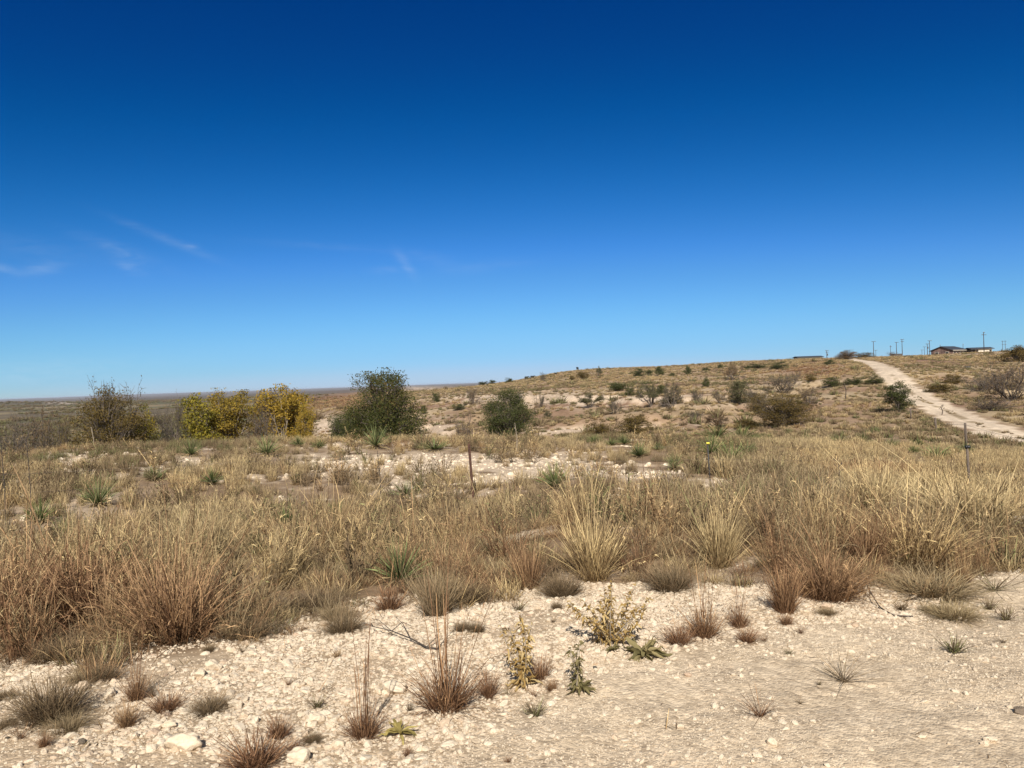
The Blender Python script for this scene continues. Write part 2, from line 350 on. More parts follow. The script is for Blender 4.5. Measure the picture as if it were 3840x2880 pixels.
M_LEAF = {
    'juniper': leaf_mat('dark_olive_foliage', [(0, (.040, .048, .018)), (.45, (.075, .082, .028)), (.8, (.125, .115, .040)), (1, (.19, .125, .05))]),
    'green': leaf_mat('green_foliage', [(0, (.045, .055, .022)), (.6, (.085, .095, .035)), (1, (.14, .14, .055))]),
    'mesquite': leaf_mat('grey_green_foliage', [(0, (.075, .075, .038)), (.6, (.125, .120, .060)), (1, (.18, .155, .08))]),
    'olive': leaf_mat('olive_brown_foliage', [(0, (.085, .062, .022)), (.5, (.145, .105, .036)), (1, (.21, .145, .05))]),
    'gold': leaf_mat('golden_foliage', [(0, (.20, .14, .022)), (.4, (.32, .22, .042)), (.75, (.42, .27, .05)), (1, (.18, .20, .035))]),
    'amber': leaf_mat('amber_foliage', [(0, (.15, .115, .026)), (.45, (.26, .185, .038)), (.8, (.35, .235, .045)), (1, (.15, .16, .03))]),
    'lime': leaf_mat('yellow_green_foliage', [(0, (.12, .115, .022)), (.55, (.24, .205, .035)), (1, (.38, .27, .04))]),
    'brown': leaf_mat('dry_brown_foliage', [(0, (.14, .088, .05)), (.6, (.205, .135, .075)), (1, (.27, .19, .11))]),
    'grey': leaf_mat('dry_grey_foliage', [(0, (.085, .072, .045)), (.6, (.13, .112, .070)), (1, (.18, .15, .095))]),
}

# ------------------------------------------------------------------ ground sheets
def seg(pu, pv, u, v, su, sv): return np.exp(-((pu - u) / su) ** 2 - ((pv - v) / sv) ** 2)
def caliche_mask(x, y, z, r, u, pu, pv):
    nz = fbm(x / 1.1, y / 1.1, 21, 4); n2 = fbm(x / 7., y / 7., 22, 4)
    m = np.zeros_like(x)
    pile = np.exp(-((r - 26.5) / 4.2) ** 2) * np.maximum(sst(930, 1250, u), .85 * np.exp(-((u - 725) / 80) ** 2) * (r > 25)) * (1 - sst(1950, 2350, u)) + .8 * np.exp(-((r - 22) / 1.5) ** 2) * sst(1700, 2000, u) * (1 - sst(2400, 2750, u)) \
        + .5 * np.exp(-((r - 20) / 3) ** 2) * (1 - sst(350, 700, u))
    m = np.maximum(m, np.clip(pile, 0, 1) * sst(.31, .50, nz + .14 * pile))
    band = (.9 * seg(pu, pv, 2420, 1497, 480, 26) + .55 * seg(pu, pv, 2100, 1500, 250, 30) + .8 * seg(pu, pv, 2120, 1620, 260, 20) + .7 * seg(pu, pv, 2620, 1600, 180, 14)
            + 1.2 * seg(pu, pv, 1235, 1605, 75, 40) + 1.3 * seg(pu, pv, 1640, 1605, 75, 34) + .6 * seg(pu, pv, 3050, 1440, 160, 14) + .6 * seg(pu, pv, 1780, 1490, 200, 26)
            + .8 * seg(pu, pv, 1560, 1455, 120, 6) + .6 * seg(pu, pv, 3700, 1325, 160, 7) + .7 * seg(pu, pv, 3250, 1340, 90, 7))
    m = np.maximum(m, (r > 55) * np.clip(band, 0, 1) * sst(.40, .60, fbm(x / 2.2, y / 2.2, 23, 4) + .22 * (band > .8)))
    bare = (r < 22) * (r > 5) * sst(.56, .68, n2 * .5 + nz * .5)
    m = np.maximum(m, .75 * sst(11, 15, r) * (1 - sst(36, 42, r)) * sst(.55, .66, .7 * nz + .3 * n2))
    return np.maximum(m, bare * .8)
C_GRAV = np.array((.66, .543, .402)); C_CAL = np.array((.66, .545, .42)); C_SOIL = np.array((.25, .175, .110)); C_HILL = np.array((.335, .232, .152))
C_STRAW = np.array((.41, .315, .20)); C_RED = np.array((.235, .140, .092)); C_DARK = np.array((.155, .125, .082)); C_GREEN = np.array((.115, .118, .060)); C_ROAD = np.array((.72, .59, .45))
def rocky(u, r):                                            # how coarse the shoulder is: coarse on the left, packed fine gravel on the right
    lim = np.interp(r, [3.0, 3.4, 4.0, 4.5, 5.2, 6.0], [1500, 1600, 1950, 2250, 2800, 3500])
    return 1 - sst(-250, 250, u - lim)
def build_ground():
    fine = R(.13)
    a1 = np.arange(R(-40), R(40) + 1e-9, fine)
    a0 = -np.exp(np.linspace(math.log(math.pi), math.log(R(40.4)), 46)); a2 = -a0[::-1]
    az = np.concatenate([a0, a1, a2])
    rr = np.concatenate([[.02, .3, .6, .85], np.exp(np.arange(0, math.log(12), .0042)), np.exp(np.arange(math.log(12), math.log(460), .0068)), np.exp(np.arange(math.log(460), math.log(44000), .03))])
    A, Rr = np.meshgrid(az, rr)
    X, Y = Rr * np.sin(A), Rr * np.cos(A); Z = H(X.ravel(), Y.ravel()).reshape(X.shape)
    nr, nc = X.shape
    x, y, z, r = X.ravel(), Y.ravel(), Z.ravel(), Rr.ravel()
    _, _, u = polar(x, y); pu, pv = project(x, y, z)
    front = np.abs(A.ravel()) < R(60)
    pu = np.where(front, pu, -9999)
    er = edge_r(u, x, y)
    grav = 1 - sst(-.3, .5, r - er)
    cal = caliche_mask(x, y, z, r, u, pu, pv)
    col = C_SOIL[None] * np.ones((len(x), 1))
    def put(c, w): nonlocal col; col = col * (1 - w[:, None]) + np.asarray(c)[None] * w[:, None]
    put(C_HILL, sst(45, 75, r))
    put(C_STRAW, sst(.42, .62, fbm(x / 14., y / 14., 31, 4) + .16 * np.exp(-((pv - (1470 - .05 * (pu - 1920))) / 26) ** 2)) * sst(60, 100, r) * .85)
    put(C_RED, sst(.52, .66, fbm(x / 17., y / 17., 32, 4)) * sst(60, 100, r) * .75)
    put(C_RED, np.clip(1.2 * seg(pu, pv, 780, 1500, 330, 26) + 1.3 * seg(pu, pv, 1210, 1502, 260, 30) + .9 * seg(pu, pv, 3080, 1400, 190, 26), 0, 1) * (r > 60) * .85)
    left = (1 - sst(900, 1350, u)) * sst(60, 130, r)
    put(C_DARK, left)
    put(C_GREEN, left * sst(.47, .6, fbm(x / 90., y / 90., 33, 4)))
    put((.27, .215, .13), left * sst(.54, .66, fbm(x / 160., y / 60., 34, 3)) * .9)
    put((.13, .105, .085), sst(1500, 2600, r) * (1 - sst(1800, 2100, u)) * .8)
    put((.17, .14, .12), sst(5000, 9000, r))
    put((.40, .34, .28), np.clip(1.3 * seg(pu, pv, 240, 1511, 70, 6) + seg(pu, pv, 850, 1482, 30, 3), 0, 1) * (r > 400) * sst(.5, .6, fbm(pu / 18., pv / 2.5, 35, 2)))
    put(C_CAL * (1 + .12 * (vnoise(x / 5, y / 5, 36) - .5))[:, None] if False else C_CAL, cal)
    put((.57, .44, .33), cal * sst(55, 70, r) * .75)
    put(C_GRAV, grav * .97)
    put(C_GRAV * np.array((.80, .76, .72)), grav * rocky(u, np.minimum(r, 8)) * .8)
    rd = road_d(x, y) if True else 0
    rw = 1.95 + (fbm(x / 2.2, y / 2.2, 41, 3) - .5) * 2.4
    roadm = 1 - sst(-.3, .3, rd - rw)
    put(C_ROAD, roadm)
    put((.30, .225, .135), roadm * (1 - sst(.2, .55, rd)) * sst(.38, .55, fbm(x / 3., y / 3., 42, 3)) * (1 - sst(140, 190, r)) * .85)
    put(C_ROAD * .82, roadm * np.exp(-((rd - .95) / .22) ** 2) * .6)
    put(C_STRAW * 1.1, np.clip(sst(1.6, 2.6, rd) * (1 - sst(3.5, 7, rd)), 0, 1) * sst(.4, .55, fbm(x / 5., y / 5., 43, 3)))
    peb = np.clip(np.maximum(grav, cal * (r < 40)), 0, 1) * (1 - sst(25, 40, r))
    i = (np.arange(nr - 1)[:, None] * nc + np.arange(nc - 1)[None]).ravel()
    q = np.stack([i, i + 1, i + nc + 1, i + nc], 1)
    fr = r[q].mean(1); fg = grav[q].mean(1); frd = roadm[q].mean(1); fu = u[q].mean(1)
    cls = np.zeros(len(q), int)
    cls[(fg > .5)] = 1
    cls[(frd > .5) & (cls == 0)] = 2
    cls[(fr > 700) & (cls == 0)] = 3
    V = np.c_[x, y, z]
    for k, nm in enumerate(['grassland_ground', 'gravel_shoulder', 'dirt_road', 'distant_plain']):
        qq = q[cls == k]; us = np.unique(qq); mp = np.zeros(len(V), np.int32); mp[us] = np.arange(len(us))
        me = mesh_np(nm, V[us], mp[qq], None, M_GROUND, {'Col': col[us], 'peb': peb[us]}, True)
        o = obj(nm, me); o['kind'] = 'structure'
build_ground()

# ------------------------------------------------------------------ plant generators
def blades(rng, N, h, base, lean, width, bend=.5, S=3, hv=.35, out=0.6, tone=None):
    """N tapering ribbons: height h, root disc radius base, lean angle spread; out = how far lean follows the root's side"""
    ph = rng.uniform(0, 2 * np.pi, N); rr = base * np.sqrt(rng.uniform(0, 1, N))
    bx, by = rr * np.cos(ph), rr * np.sin(ph)
    dirp = np.where(rng.uniform(0, 1, N) < out, ph + rng.normal(0, .5, N), rng.uniform(0, 2 * np.pi, N))
    th = np.abs(rng.normal(0, lean, N)) + lean * .6 * rr / max(base, 1e-6)
    L = h * (1 + rng.normal(0, hv, N)).clip(.3, 1.9); be = rng.normal(bend * .5, abs(bend) * .7, N)
    P = np.zeros((N, S + 1, 3)); P[:, 0] = np.c_[bx, by, np.full(N, -.01)]
    cum = th.copy()
    for k in range(S):
        cum = th + be * ((k + .5) / S) ** 1.3
        st = L / S
        P[:, k + 1] = P[:, k] + np.c_[np.sin(cum) * np.cos(dirp) * st, np.sin(cum) * np.sin(dirp) * st, np.cos(cum) * st]
    wa = rng.uniform(0, 2 * np.pi, N); wd = np.c_[np.cos(wa), np.sin(wa), np.zeros(N)]
    w = width * (1 + rng.normal(0, .25, N)).clip(.5, 1.6)
    prof = np.array([1.0] * S + [.25]); 
    off = wd[:, None] * (w[:, None, None] * prof[None, :, None] * .5)
    V = np.stack([P - off, P + off], 2).reshape(-1, 3)
    i = (np.arange(N)[:, None] * (S + 1) + np.arange(S)[None]) * 2
    q = np.stack([i, i + 1, i + 3, i + 2], -1).reshape(-1, 4)
    t = np.repeat(np.tile(np.linspace(0, 1, S + 1), N), 2)
    tn = rng.uniform(0, 1, N) if tone is None else np.full(N, tone) + rng.normal(0, .12, N)
    return V, q, t, np.repeat(tn, (S + 1) * 2), P
def sprigs(rng, P, n, ln, width, lo=.3):
    """small side leaves along the stems P"""
    N, S1, _ = P.shape; k = rng.integers(0, N, n); f = rng.uniform(lo, 1, n) * (S1 - 1); i = np.minimum(f.astype(int), S1 - 2); fr = (f - i)[:, None]
    a = P[k, i] * (1 - fr) + P[k, i + 1] * fr; d = P[k, i + 1] - P[k, i]; d /= np.linalg.norm(d, axis=1)[:, None] + 1e-9
    d = d + rng.normal(0, .42, (n, 3)); d /= np.linalg.norm(d, axis=1)[:, None]
    L = ln * rng.uniform(.5, 1.5, n)[:, None]; b = a + d * L * .6; c = a + (d + np.array([0, 0, -.25])) * L
    wd = rng.normal(0, 1, (n, 3)); wd -= d * (wd * d).sum(1)[:, None]; wd /= np.linalg.norm(wd, axis=1)[:, None] + 1e-9; wd *= width * .5
    V = np.stack([a - wd, a + wd, b - wd, b + wd, c - wd * .2, c + wd * .2], 1).reshape(-1, 3)
    j = np.arange(n)[:, None] * 6; q = np.concatenate([j + np.array([[0, 1, 3, 2]]), j + np.array([[2, 3, 5, 4]])])
    t = np.repeat(f / (S1 - 1), 6); return V, q, t, np.repeat(rng.uniform(0, 1, n), 6)
def grass_mesh(name, seed, parts, mat=None):
    """parts: list of dicts for blades(), optional 'sp': (count, length, width) side leaves"""
    rng = np.random.default_rng(seed); mb = MB()
    for p in parts:
        p = dict(p); sp = p.pop('sp', None)
        V, q, t, tn, P = blades(rng, **p); mb.add(V, q, None, t=t, tone=tn)
        if sp:
            V, q, t, tn = sprigs(rng, P, *sp); mb.add(V, q, None, t=t, tone=tn)
    return mb.mesh(name, mat or M_GRASS)

# ---- scatter: uncountable cover, one object each
def scatter(name, pts, rot, scl, vi, tint, variants, label=None):
    me = bpy.data.meshes.new(name); n = len(pts)
    me.vertices.add(n); me.vertices.foreach_set('co', np.asarray(pts, np.float32).ravel())
    for k, typ, a in (('rot', 'FLOAT_VECTOR', rot), ('scl', 'FLOAT_VECTOR', scl)):
        x = me.attributes.new(k, typ, 'POINT'); x.data.foreach_set('vector', np.asarray(a, np.float32).ravel())
    x = me.attributes.new('vi', 'INT', 'POINT'); x.data.foreach_set('value', np.asarray(vi, np.int32))
    x = me.attributes.new('tint', 'FLOAT', 'POINT'); x.data.foreach_set('value', np.asarray(tint, np.float32))
    o = obj(name, me); o['kind'] = 'stuff'
    ng = bpy.data.node_groups.new(name, 'GeometryNodeTree')
    ng.interface.new_socket('Geometry', in_out='INPUT', socket_type='NodeSocketGeometry'); ng.interface.new_socket('Geometry', in_out='OUTPUT', socket_type='NodeSocketGeometry')
    N = ng.nodes; L = ng.links
    gi = N.new('NodeGroupInput'); go = N.new('NodeGroupOutput'); jn = N.new('GeometryNodeJoinGeometry')
    def na(nm, dt):
        a = N.new('GeometryNodeInputNamedAttribute'); a.data_type = dt; a.inputs[0].default_value = nm; return a.outputs[0]
    av, ar, as_ = na('vi', 'INT'), na('rot', 'FLOAT_VECTOR'), na('scl', 'FLOAT_VECTOR')
    for k, vo in enumerate(variants):
        oi = N.new('GeometryNodeObjectInfo'); oi.inputs['Object'].default_value = vo; oi.inputs['As Instance'].default_value = True
        ip = N.new('GeometryNodeInstanceOnPoints'); cp = N.new('FunctionNodeCompare'); cp.data_type = 'INT'; cp.operation = 'EQUAL'
        ints = [s for s in cp.inputs if s.type == 'INT']; L.new(av, ints[0]); ints[1].default_value = k
        L.new(gi.outputs[0], ip.inputs['Points']); L.new(cp.outputs[0], ip.inputs['Selection']); L.new(oi.outputs['Geometry'], ip.inputs['Instance'])
        L.new(ar, ip.inputs['Rotation']); L.new(as_, ip.inputs['Scale']); L.new(ip.outputs[0], jn.inputs[0])
    L.new(jn.outputs[0], go.inputs[0])
    md = o.modifiers.new('scatter', 'NODES'); md.node_group = ng
    if label: o['label'] = label
    return o
def proto(name, me): return obj(name, me, link=False)
def rand_ur(rng, n, r0, r1, u0=-450, u1=4300, pw=1.0):
    """random ground points in the fan between two ranges (even per area when pw = 1)"""
    a0, a1 = math.atan((u0 - 1920) / FPX), math.atan((u1 - 1920) / FPX)
    r = (r0 ** (2 * pw) + (r1 ** (2 * pw) - r0 ** (2 * pw)) * rng.uniform(0, 1, n)) ** (1 / (2 * pw)); a = rng.uniform(a0, a1, n)
    return r * np.sin(a), r * np.cos(a)
def cover(name, seed, n, r0, r1, keep, tintf, sizef, variants, tilt=.12, pw=1.0, u0=-450, u1=4300, sink=0.0, flat=None):
    rng = np.random.default_rng(seed); x, y = rand_ur(rng, n, r0, r1, u0, u1, pw)
    r, az, u = polar(x, y); z = H(x, y); pu, pv = project(x, y, z)
    k = rng.uniform(0, 1, n) < keep(x, y, z, r, u, pu, pv)
    x, y, z, r, u, pu, pv = [a[k] for a in (x, y, z, r, u, pu, pv)]; m = len(x)
    s = sizef(rng, x, y, r, u, pu, pv); s = s if s.ndim == 2 else np.repeat(s[:, None], 3, 1)
    ti = np.clip(tintf(rng, x, y, r, u, pu, pv), 0, 1)
    rot = np.c_[rng.normal(0, tilt, m), rng.normal(0, tilt, m), rng.uniform(0, 2 * np.pi, m)]
    return scatter(name, np.c_[x, y, z - sink * s[:, 2]], rot, s, rng.integers(0, len(variants), m), ti, variants)

# ------------------------------------------------------------------ stones
def rock_mesh(name, seed, sub=2, flat=.7, ang=.30, mat=None):
    import bmesh
    bm = bmesh.new(); bmesh.ops.create_icosphere(bm, subdivisions=sub, radius=.5)
    v = np.array([p.co[:] for p in bm.verts]); t = np.array([[q.index for q in f.verts] for f in bm.faces]); bm.free()
    rng = np.random.default_rng(seed)
    d = v / np.linalg.norm(v, axis=1)[:, None]
    rad = np.full(len(v), .62)
    for _ in range(11):                                     # broken faces: planes that cut the ball
        nn = rng.normal(0, 1, 3); nn /= np.linalg.norm(nn); dd = rng.uniform(.36, .54)
        c = d @ nn; rad = np.where(c > .15, np.minimum(rad, dd / np.maximum(c, .15)), rad)
    v = d * rad[:, None]
    v *= 1 + (fbm(v[:, 0] * 5 + 9, v[:, 1] * 5 + v[:, 2] * 3, seed, 3) - .5)[:, None] * ang
    v *= np.array([1, rng.uniform(.65, .95), flat * rng.uniform(.75, 1.15)])
    v /= np.abs(v[:, 0]).max() * 2
    return mesh_np(name, v, None, t, mat or M_ROCK, None, sub > 2)
def rock_mat():
    m, n, l, b = new_mat('caliche_stone')
    ti = attr(n, 'tint', 'INSTANCER'); r = ramp(n, [(0, (.74, .63, .485)), (.45, (.66, .545, .405)), (.8, (.59, .455, .325)), (.93, (.50, .36, .26)), (1, (.10, .09, .07))])
    l.new(ti.outputs['Fac'], r.inputs[0])
    tc = n.new('ShaderNodeTexCoord'); nz = n.new('ShaderNodeTexNoise'); nz.inputs['Scale'].default_value = 5; nz.inputs['Detail'].default_value = 8; nz.inputs['Roughness'].default_value = .7
    l.new(tc.outputs['Object'], nz.inputs[0]); rv = ramp(n, [(.3, (.78, .75, .72)), (.65, (1.08, 1.08, 1.08))]); l.new(nz.outputs[0], rv.inputs[0])
    l.new(mixc(n, l, 1.0, r.outputs[0], rv.outputs[0], 'MULTIPLY'), b.inputs['Base Color'])
    b.inputs['Roughness'].default_value = .95; b.inputs['Specular IOR Level'].default_value = .15
    bp = n.new('ShaderNodeBump'); bp.inputs['Strength'].default_value = .5; bp.inputs['Distance'].default_value = .03; l.new(nz.outputs[0], bp.inputs['Height']); l.new(bp.outputs[0], b.inputs['Normal'])
    return m
M_ROCK = rock_mat()
ROCKS = [proto('stone_shape', rock_mesh('stone_shape', 100 + k, 2, .75)) for k in range(8)]
def build_gravel():
    er_ok = lambda x, y, r, u: 1 - sst(-.1, .9, r - edge_r(u, x, y))
    cover('gravel', 1, 90000, 2.7, 6.6, lambda x, y, z, r, u, pu, pv: er_ok(x, y, r, u) * np.clip(rocky(u, r) * (.12 + 1.2 * sst(.36, .62, fbm(x * 1.3, y * 1.3, 51, 3))), 0, 1),
          lambda g, x, y, r, u, pu, pv: g.beta(1.4, 2.2, len(x)) * .95 * np.where(g.uniform(0, 1, len(x)) < .985, 1, 1.3),
          lambda g, x, y, r, u, pu, pv: (.011 + .034 * g.beta(1.0, 3.6, len(x)) + .06 * g.uniform(0, 1, len(x)) ** 15)[:, None] * np.c_[g.uniform(.8, 1.3, len(x)), g.uniform(.8, 1.2, len(x)), g.uniform(.6, 1.1, len(x))], ROCKS, .5, sink=.12)
    cover('fine_gravel', 2, 150000, 2.7, 8.2, lambda x, y, z, r, u, pu, pv: er_ok(x, y, r, u) * np.clip((1 - .6 * rocky(u, r)) * sst(.43, .64, fbm(x * 1.2, y * 1.2, 52, 4) + .10 * (r > 4.2) + .2 * seg(pu, pv, 2850, 2860, 330, 150)) , .06, 1),
          lambda g, x, y, r, u, pu, pv: g.beta(1.2, 3, len(x)) * .9,
          lambda g, x, y, r, u, pu, pv: (.005 + .010 * g.beta(1.1, 3.2, len(x)) + .035 * g.uniform(0, 1, len(x)) ** 36)[:, None] * np.c_[g.uniform(.8, 1.3, len(x)), g.uniform(.8, 1.2, len(x)), g.uniform(.6, 1.1, len(x))], ROCKS, .4, sink=-.05)
    cover('caliche_rubble', 3, 16000, 14, 36, lambda x, y, z, r, u, pu, pv: sst(.35, .8, caliche_mask(x, y, z, r, u, pu, pv)) * .8,
          lambda g, x, y, r, u, pu, pv: g.beta(1.1, 3, len(x)) * .85,
          lambda g, x, y, r, u, pu, pv: (.05 + .12 * g.beta(1.1, 3.5, len(x)) + .22 * g.uniform(0, 1, len(x)) ** 12)[:, None] * np.c_[g.uniform(.8, 1.3, len(x)), g.uniform(.8, 1.2, len(x)), g.uniform(.6, 1.0, len(x))], ROCKS, .5, sink=.05)
    cover('bank_rubble', 4, 9000, 5.2, 14, lambda x, y, z, r, u, pu, pv: sst(.3, .7, caliche_mask(x, y, z, r, u, pu, pv)) * .8 + .12,
          lambda g, x, y, r, u, pu, pv: g.beta(1.1, 2.5, len(x)) * .9,
          lambda g, x, y, r, u, pu, pv: (.015 + .04 * g.beta(1.1, 3.5, len(x)))[:, None] * np.c_[g.uniform(.8, 1.3, len(x)), g.uniform(.8, 1.2, len(x)), g.uniform(.6, 1.0, len(x))], ROCKS, .5, sink=.08)
    cover('hillside_stones', 5, 16000, 70, 190, lambda x, y, z, r, u, pu, pv: sst(.5, .95, caliche_mask(x, y, z, r, u, pu, pv)) * .5,
          lambda g, x, y, r, u, pu, pv: .35 + g.beta(1.1, 2.5, len(x)) * .5,
          lambda g, x, y, r, u, pu, pv: (.15 + .45 * g.beta(1.1, 4, len(x)))[:, None] * np.c_[g.uniform(.8, 1.3, len(x)), g.uniform(.8, 1.2, len(x)), g.uniform(.5, .8, len(x))], ROCKS, .4, sink=.1)
build_gravel()

# ------------------------------------------------------------------ grass cover
TALL_KINDS = [
    [dict(N=60, h=.56, base=.10, lean=.18, width=.0042, bend=.35, S=4, sp=(170, .10, .0036, .2)), dict(N=90, h=.26, base=.15, lean=.5, width=.0045, bend=1.0, S=3)],
    [dict(N=46, h=.60, base=.10, lean=.26, width=.0042, bend=.8, S=5, sp=(120, .11, .0036, .2)), dict(N=90, h=.24, base=.16, lean=.6, width=.0045, bend=1.1, S=3)],
    [dict(N=40, h=.52, base=.16, lean=.36, width=.0045, bend=1.3, S=5, sp=(220, .10, .004, .1)), dict(N=120, h=.22, base=.18, lean=.6, width=.0045, bend=1.2, S=3)],
    [dict(N=34, h=.46, base=.12, lean=.22, width=.0042, bend=.5, S=4, sp=(420, .075, .004, .1)), dict(N=80, h=.24, base=.16, lean=.6, width=.005, bend=1.0, S=3)],
    [dict(N=22, h=.66, base=.09, lean=.20, width=.0045, bend=.45, S=4, sp=(60, .10, .004, .4)), dict(N=70, h=.22, base=.14, lean=.55, width=.0045, bend=1.0, S=3)],
    [dict(N=50, h=.42, base=.15, lean=.5, width=.0045, bend=.9, S=4, sp=(260, .09, .004, .1)), dict(N=40, h=.40, base=.1, lean=.9, width=.004, bend=.2, S=2)],
    [dict(N=70, h=.54, base=.11, lean=.16, width=.004, bend=.3, S=4, sp=(120, .09, .0036, .3)), dict(N=60, h=.2, base=.15, lean=.7, width=.0045, bend=1.0, S=3)]]
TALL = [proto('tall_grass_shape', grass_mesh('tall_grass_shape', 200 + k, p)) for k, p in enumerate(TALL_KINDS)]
WEEDS = [proto('dry_weed_shape', grass_mesh('dry_weed_shape', 280 + k, [dict(N=16, h=.42, base=.05, lean=.35, width=.006, bend=.3, S=3, sp=(340, .05, .009, .25)), dict(N=26, h=.2, base=.08, lean=.6, width=.005, bend=.5, S=2)])) for k in range(3)]
LITTER = [proto('litter_shape', grass_mesh('litter_shape', 290 + k, [dict(N=4, h=.11, base=.07, lean=1.9, width=.0032, bend=.1, S=2, hv=.5, out=.2)])) for k in range(4)]
MIDT = [proto('mid_grass_shape', grass_mesh('mid_grass_shape', 220 + k, [
    dict(N=46, h=.46, base=.14, lean=.22, width=.009, bend=.4, S=3, sp=(50, .12, .008, .3)),
    dict(N=60, h=.22, base=.22, lean=.5, width=.009, bend=.9, S=2)])) for k in range(4)]
LOWT = [proto('short_grass_shape', grass_mesh('short_grass_shape', 240 + k, [
    dict(N=150, h=.14, base=.13, lean=.55, width=.0032, bend=1.0, S=3)])) for k in range(4)]
FART = [proto('far_tuft_shape', grass_mesh('far_tuft_shape', 260 + k, [
    dict(N=110, h=.42, base=.34, lean=.5, width=.035, bend=.8, S=2)])) for k in range(4)]
CLEAR = []                                     # (x, y, radius): plants and posts that stand out of the grass
def clear(x, y):
    if not CLEAR: return np.ones_like(x)
    k = np.ones_like(x)
    for cx, cy, cr, cf in CLEAR:
        n = math.hypot(cx, cy); dx, dy = cx / n, cy / n           # a short gap on the near side too
        f = (x - cx) * dx + (y - cy) * dy; s = (x - cx) * dy - (y - cy) * dx
        k = np.where((np.abs(s) < cr * (1 - .3 * np.clip(-f / cf, 0, 1))) & (f < cr * .6) & (f > -cf), k * .02, k)
    return k
def build_grass():
    bare = lambda x, y, z, r, u, pu, pv: caliche_mask(x, y, z, r, u, pu, pv)
    def keepA(x, y, z, r, u, pu, pv):
        er = edge_r(u, x, y); pat = .62 * fbm(x / .62, y / .62, 61, 2) + .38 * fbm(x / 2.2, y / 2.2, 60, 2)
        dens = np.interp(u, [-400, 1300, 1900, 2300, 2900, 3200, 3900], [1, .95, .62, .42, .42, .62, .85])
        lo = np.interp(u, [-400, 1500, 2000, 3000, 3300], [.40, .44, .48, .48, .41])
        return sst(0, .7, r - er) * sst(lo, lo + .12, pat) * dens * (1 - .75 * bare(x, y, z, r, u, pu, pv)) * (1 - sst(np.interp(u, [700, 1050, 2200, 2900], [11, 8.6, 8.8, 13]), np.interp(u, [700, 1050, 2200, 2900], [14.5, 12.2, 12.5, 16.5]), r)) * clear(x, y)
    def tintA(g, x, y, r, u, pu, pv):
        f = sst(0, 3.5, r - edge_r(u)); base = .08 + .42 * f
        base = base - .10 * sst(1900, 2500, u) * (1 - sst(8.5, 10.5, r)) + sst(2950, 3350, u) * (.04 + .20 * sst(7.8, 10, r)) + .2 * sst(3400, 3520, u) * sst(7, 8, r)
        return base + (fbm(x / 1.3, y / 1.3, 62, 2) - .5) * .66 + g.normal(0, .07, len(x)) + (g.uniform(0, 1, len(x)) < .2) * g.uniform(.15, .6, len(x))
    def sizeA(g, x, y, r, u, pu, pv):
        k = .62 + .42 * fbm(x / 1.3, y / 1.3, 63, 2) + .02 * sst(3100, 3500, u)
        k = k * (1 - .14 * sst(2300, 2700, u)) * (.72 + .28 * sst(.2, 1.4, r - edge_r(u))) * (1 - .42 * sst(8.5, 13, r))
        s = k * g.normal(.95, .22, len(x)).clip(.45, 1.5); return np.c_[s * 1.05, s * 1.05, s]
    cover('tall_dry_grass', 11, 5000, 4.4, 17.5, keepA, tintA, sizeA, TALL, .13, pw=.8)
    cover('dry_weeds', 17, 1900, 5.6, 34, lambda x, y, z, r, u, pu, pv: sst(.2, 1.5, r - edge_r(u, x, y)) * sst(.42, .56, fbm(x / 2.6, y / 2.6, 72, 3)) * clear(x, y) * (1 - .5 * sst(2900, 3200, u)) * (1 - .8 * bare(x, y, z, r, u, pu, pv)),
          lambda g, x, y, r, u, pu, pv: .88 + g.normal(0, .05, len(x)) - .5 * (g.uniform(0, 1, len(x)) < .2), lambda g, x, y, r, u, pu, pv: g.uniform(.6, 1.15, len(x)) * (1 + .3 * sst(14, 24, r)), WEEDS, .15, pw=.75)
    def flat(name, seed, n):
        g = np.random.default_rng(seed); x, y = rand_ur(g, n, 2.8, 8.0); r, az, u = polar(x, y); k = (r < edge_r(u) + .6) & (g.uniform(0, 1, n) < .12 + .88 * sst(-2.0, .2, r - edge_r(u))); x, y = x[k], y[k]; m = len(x)
        sc = g.uniform(.4, 1.3, m); scatter(name, np.c_[x, y, H(x, y) + .012], np.c_[np.zeros((m, 2)), g.uniform(0, 6.28, m)], np.c_[sc, sc, sc * .7], g.integers(0, 4, m), g.choice([.1, .35, .55, .75, .9], m), LITTER)
    flat('dead_grass_litter', 78, 2400)
    cover('undergrowth', 12, 7000, 4.6, 16, lambda x, y, z, r, u, pu, pv: sst(-.25, .6, r - edge_r(u, x, y)) * (1 - .7 * bare(x, y, z, r, u, pu, pv)) * .75 * (.25 + .75 * clear(x, y)),
          lambda g, x, y, r, u, pu, pv: .55 + g.uniform(0, .42, len(x)) - .45 * (g.uniform(0, 1, len(x)) < .4), lambda g, x, y, r, u, pu, pv: g.uniform(.5, 1.25, len(x)), LOWT, .15, pw=.8)
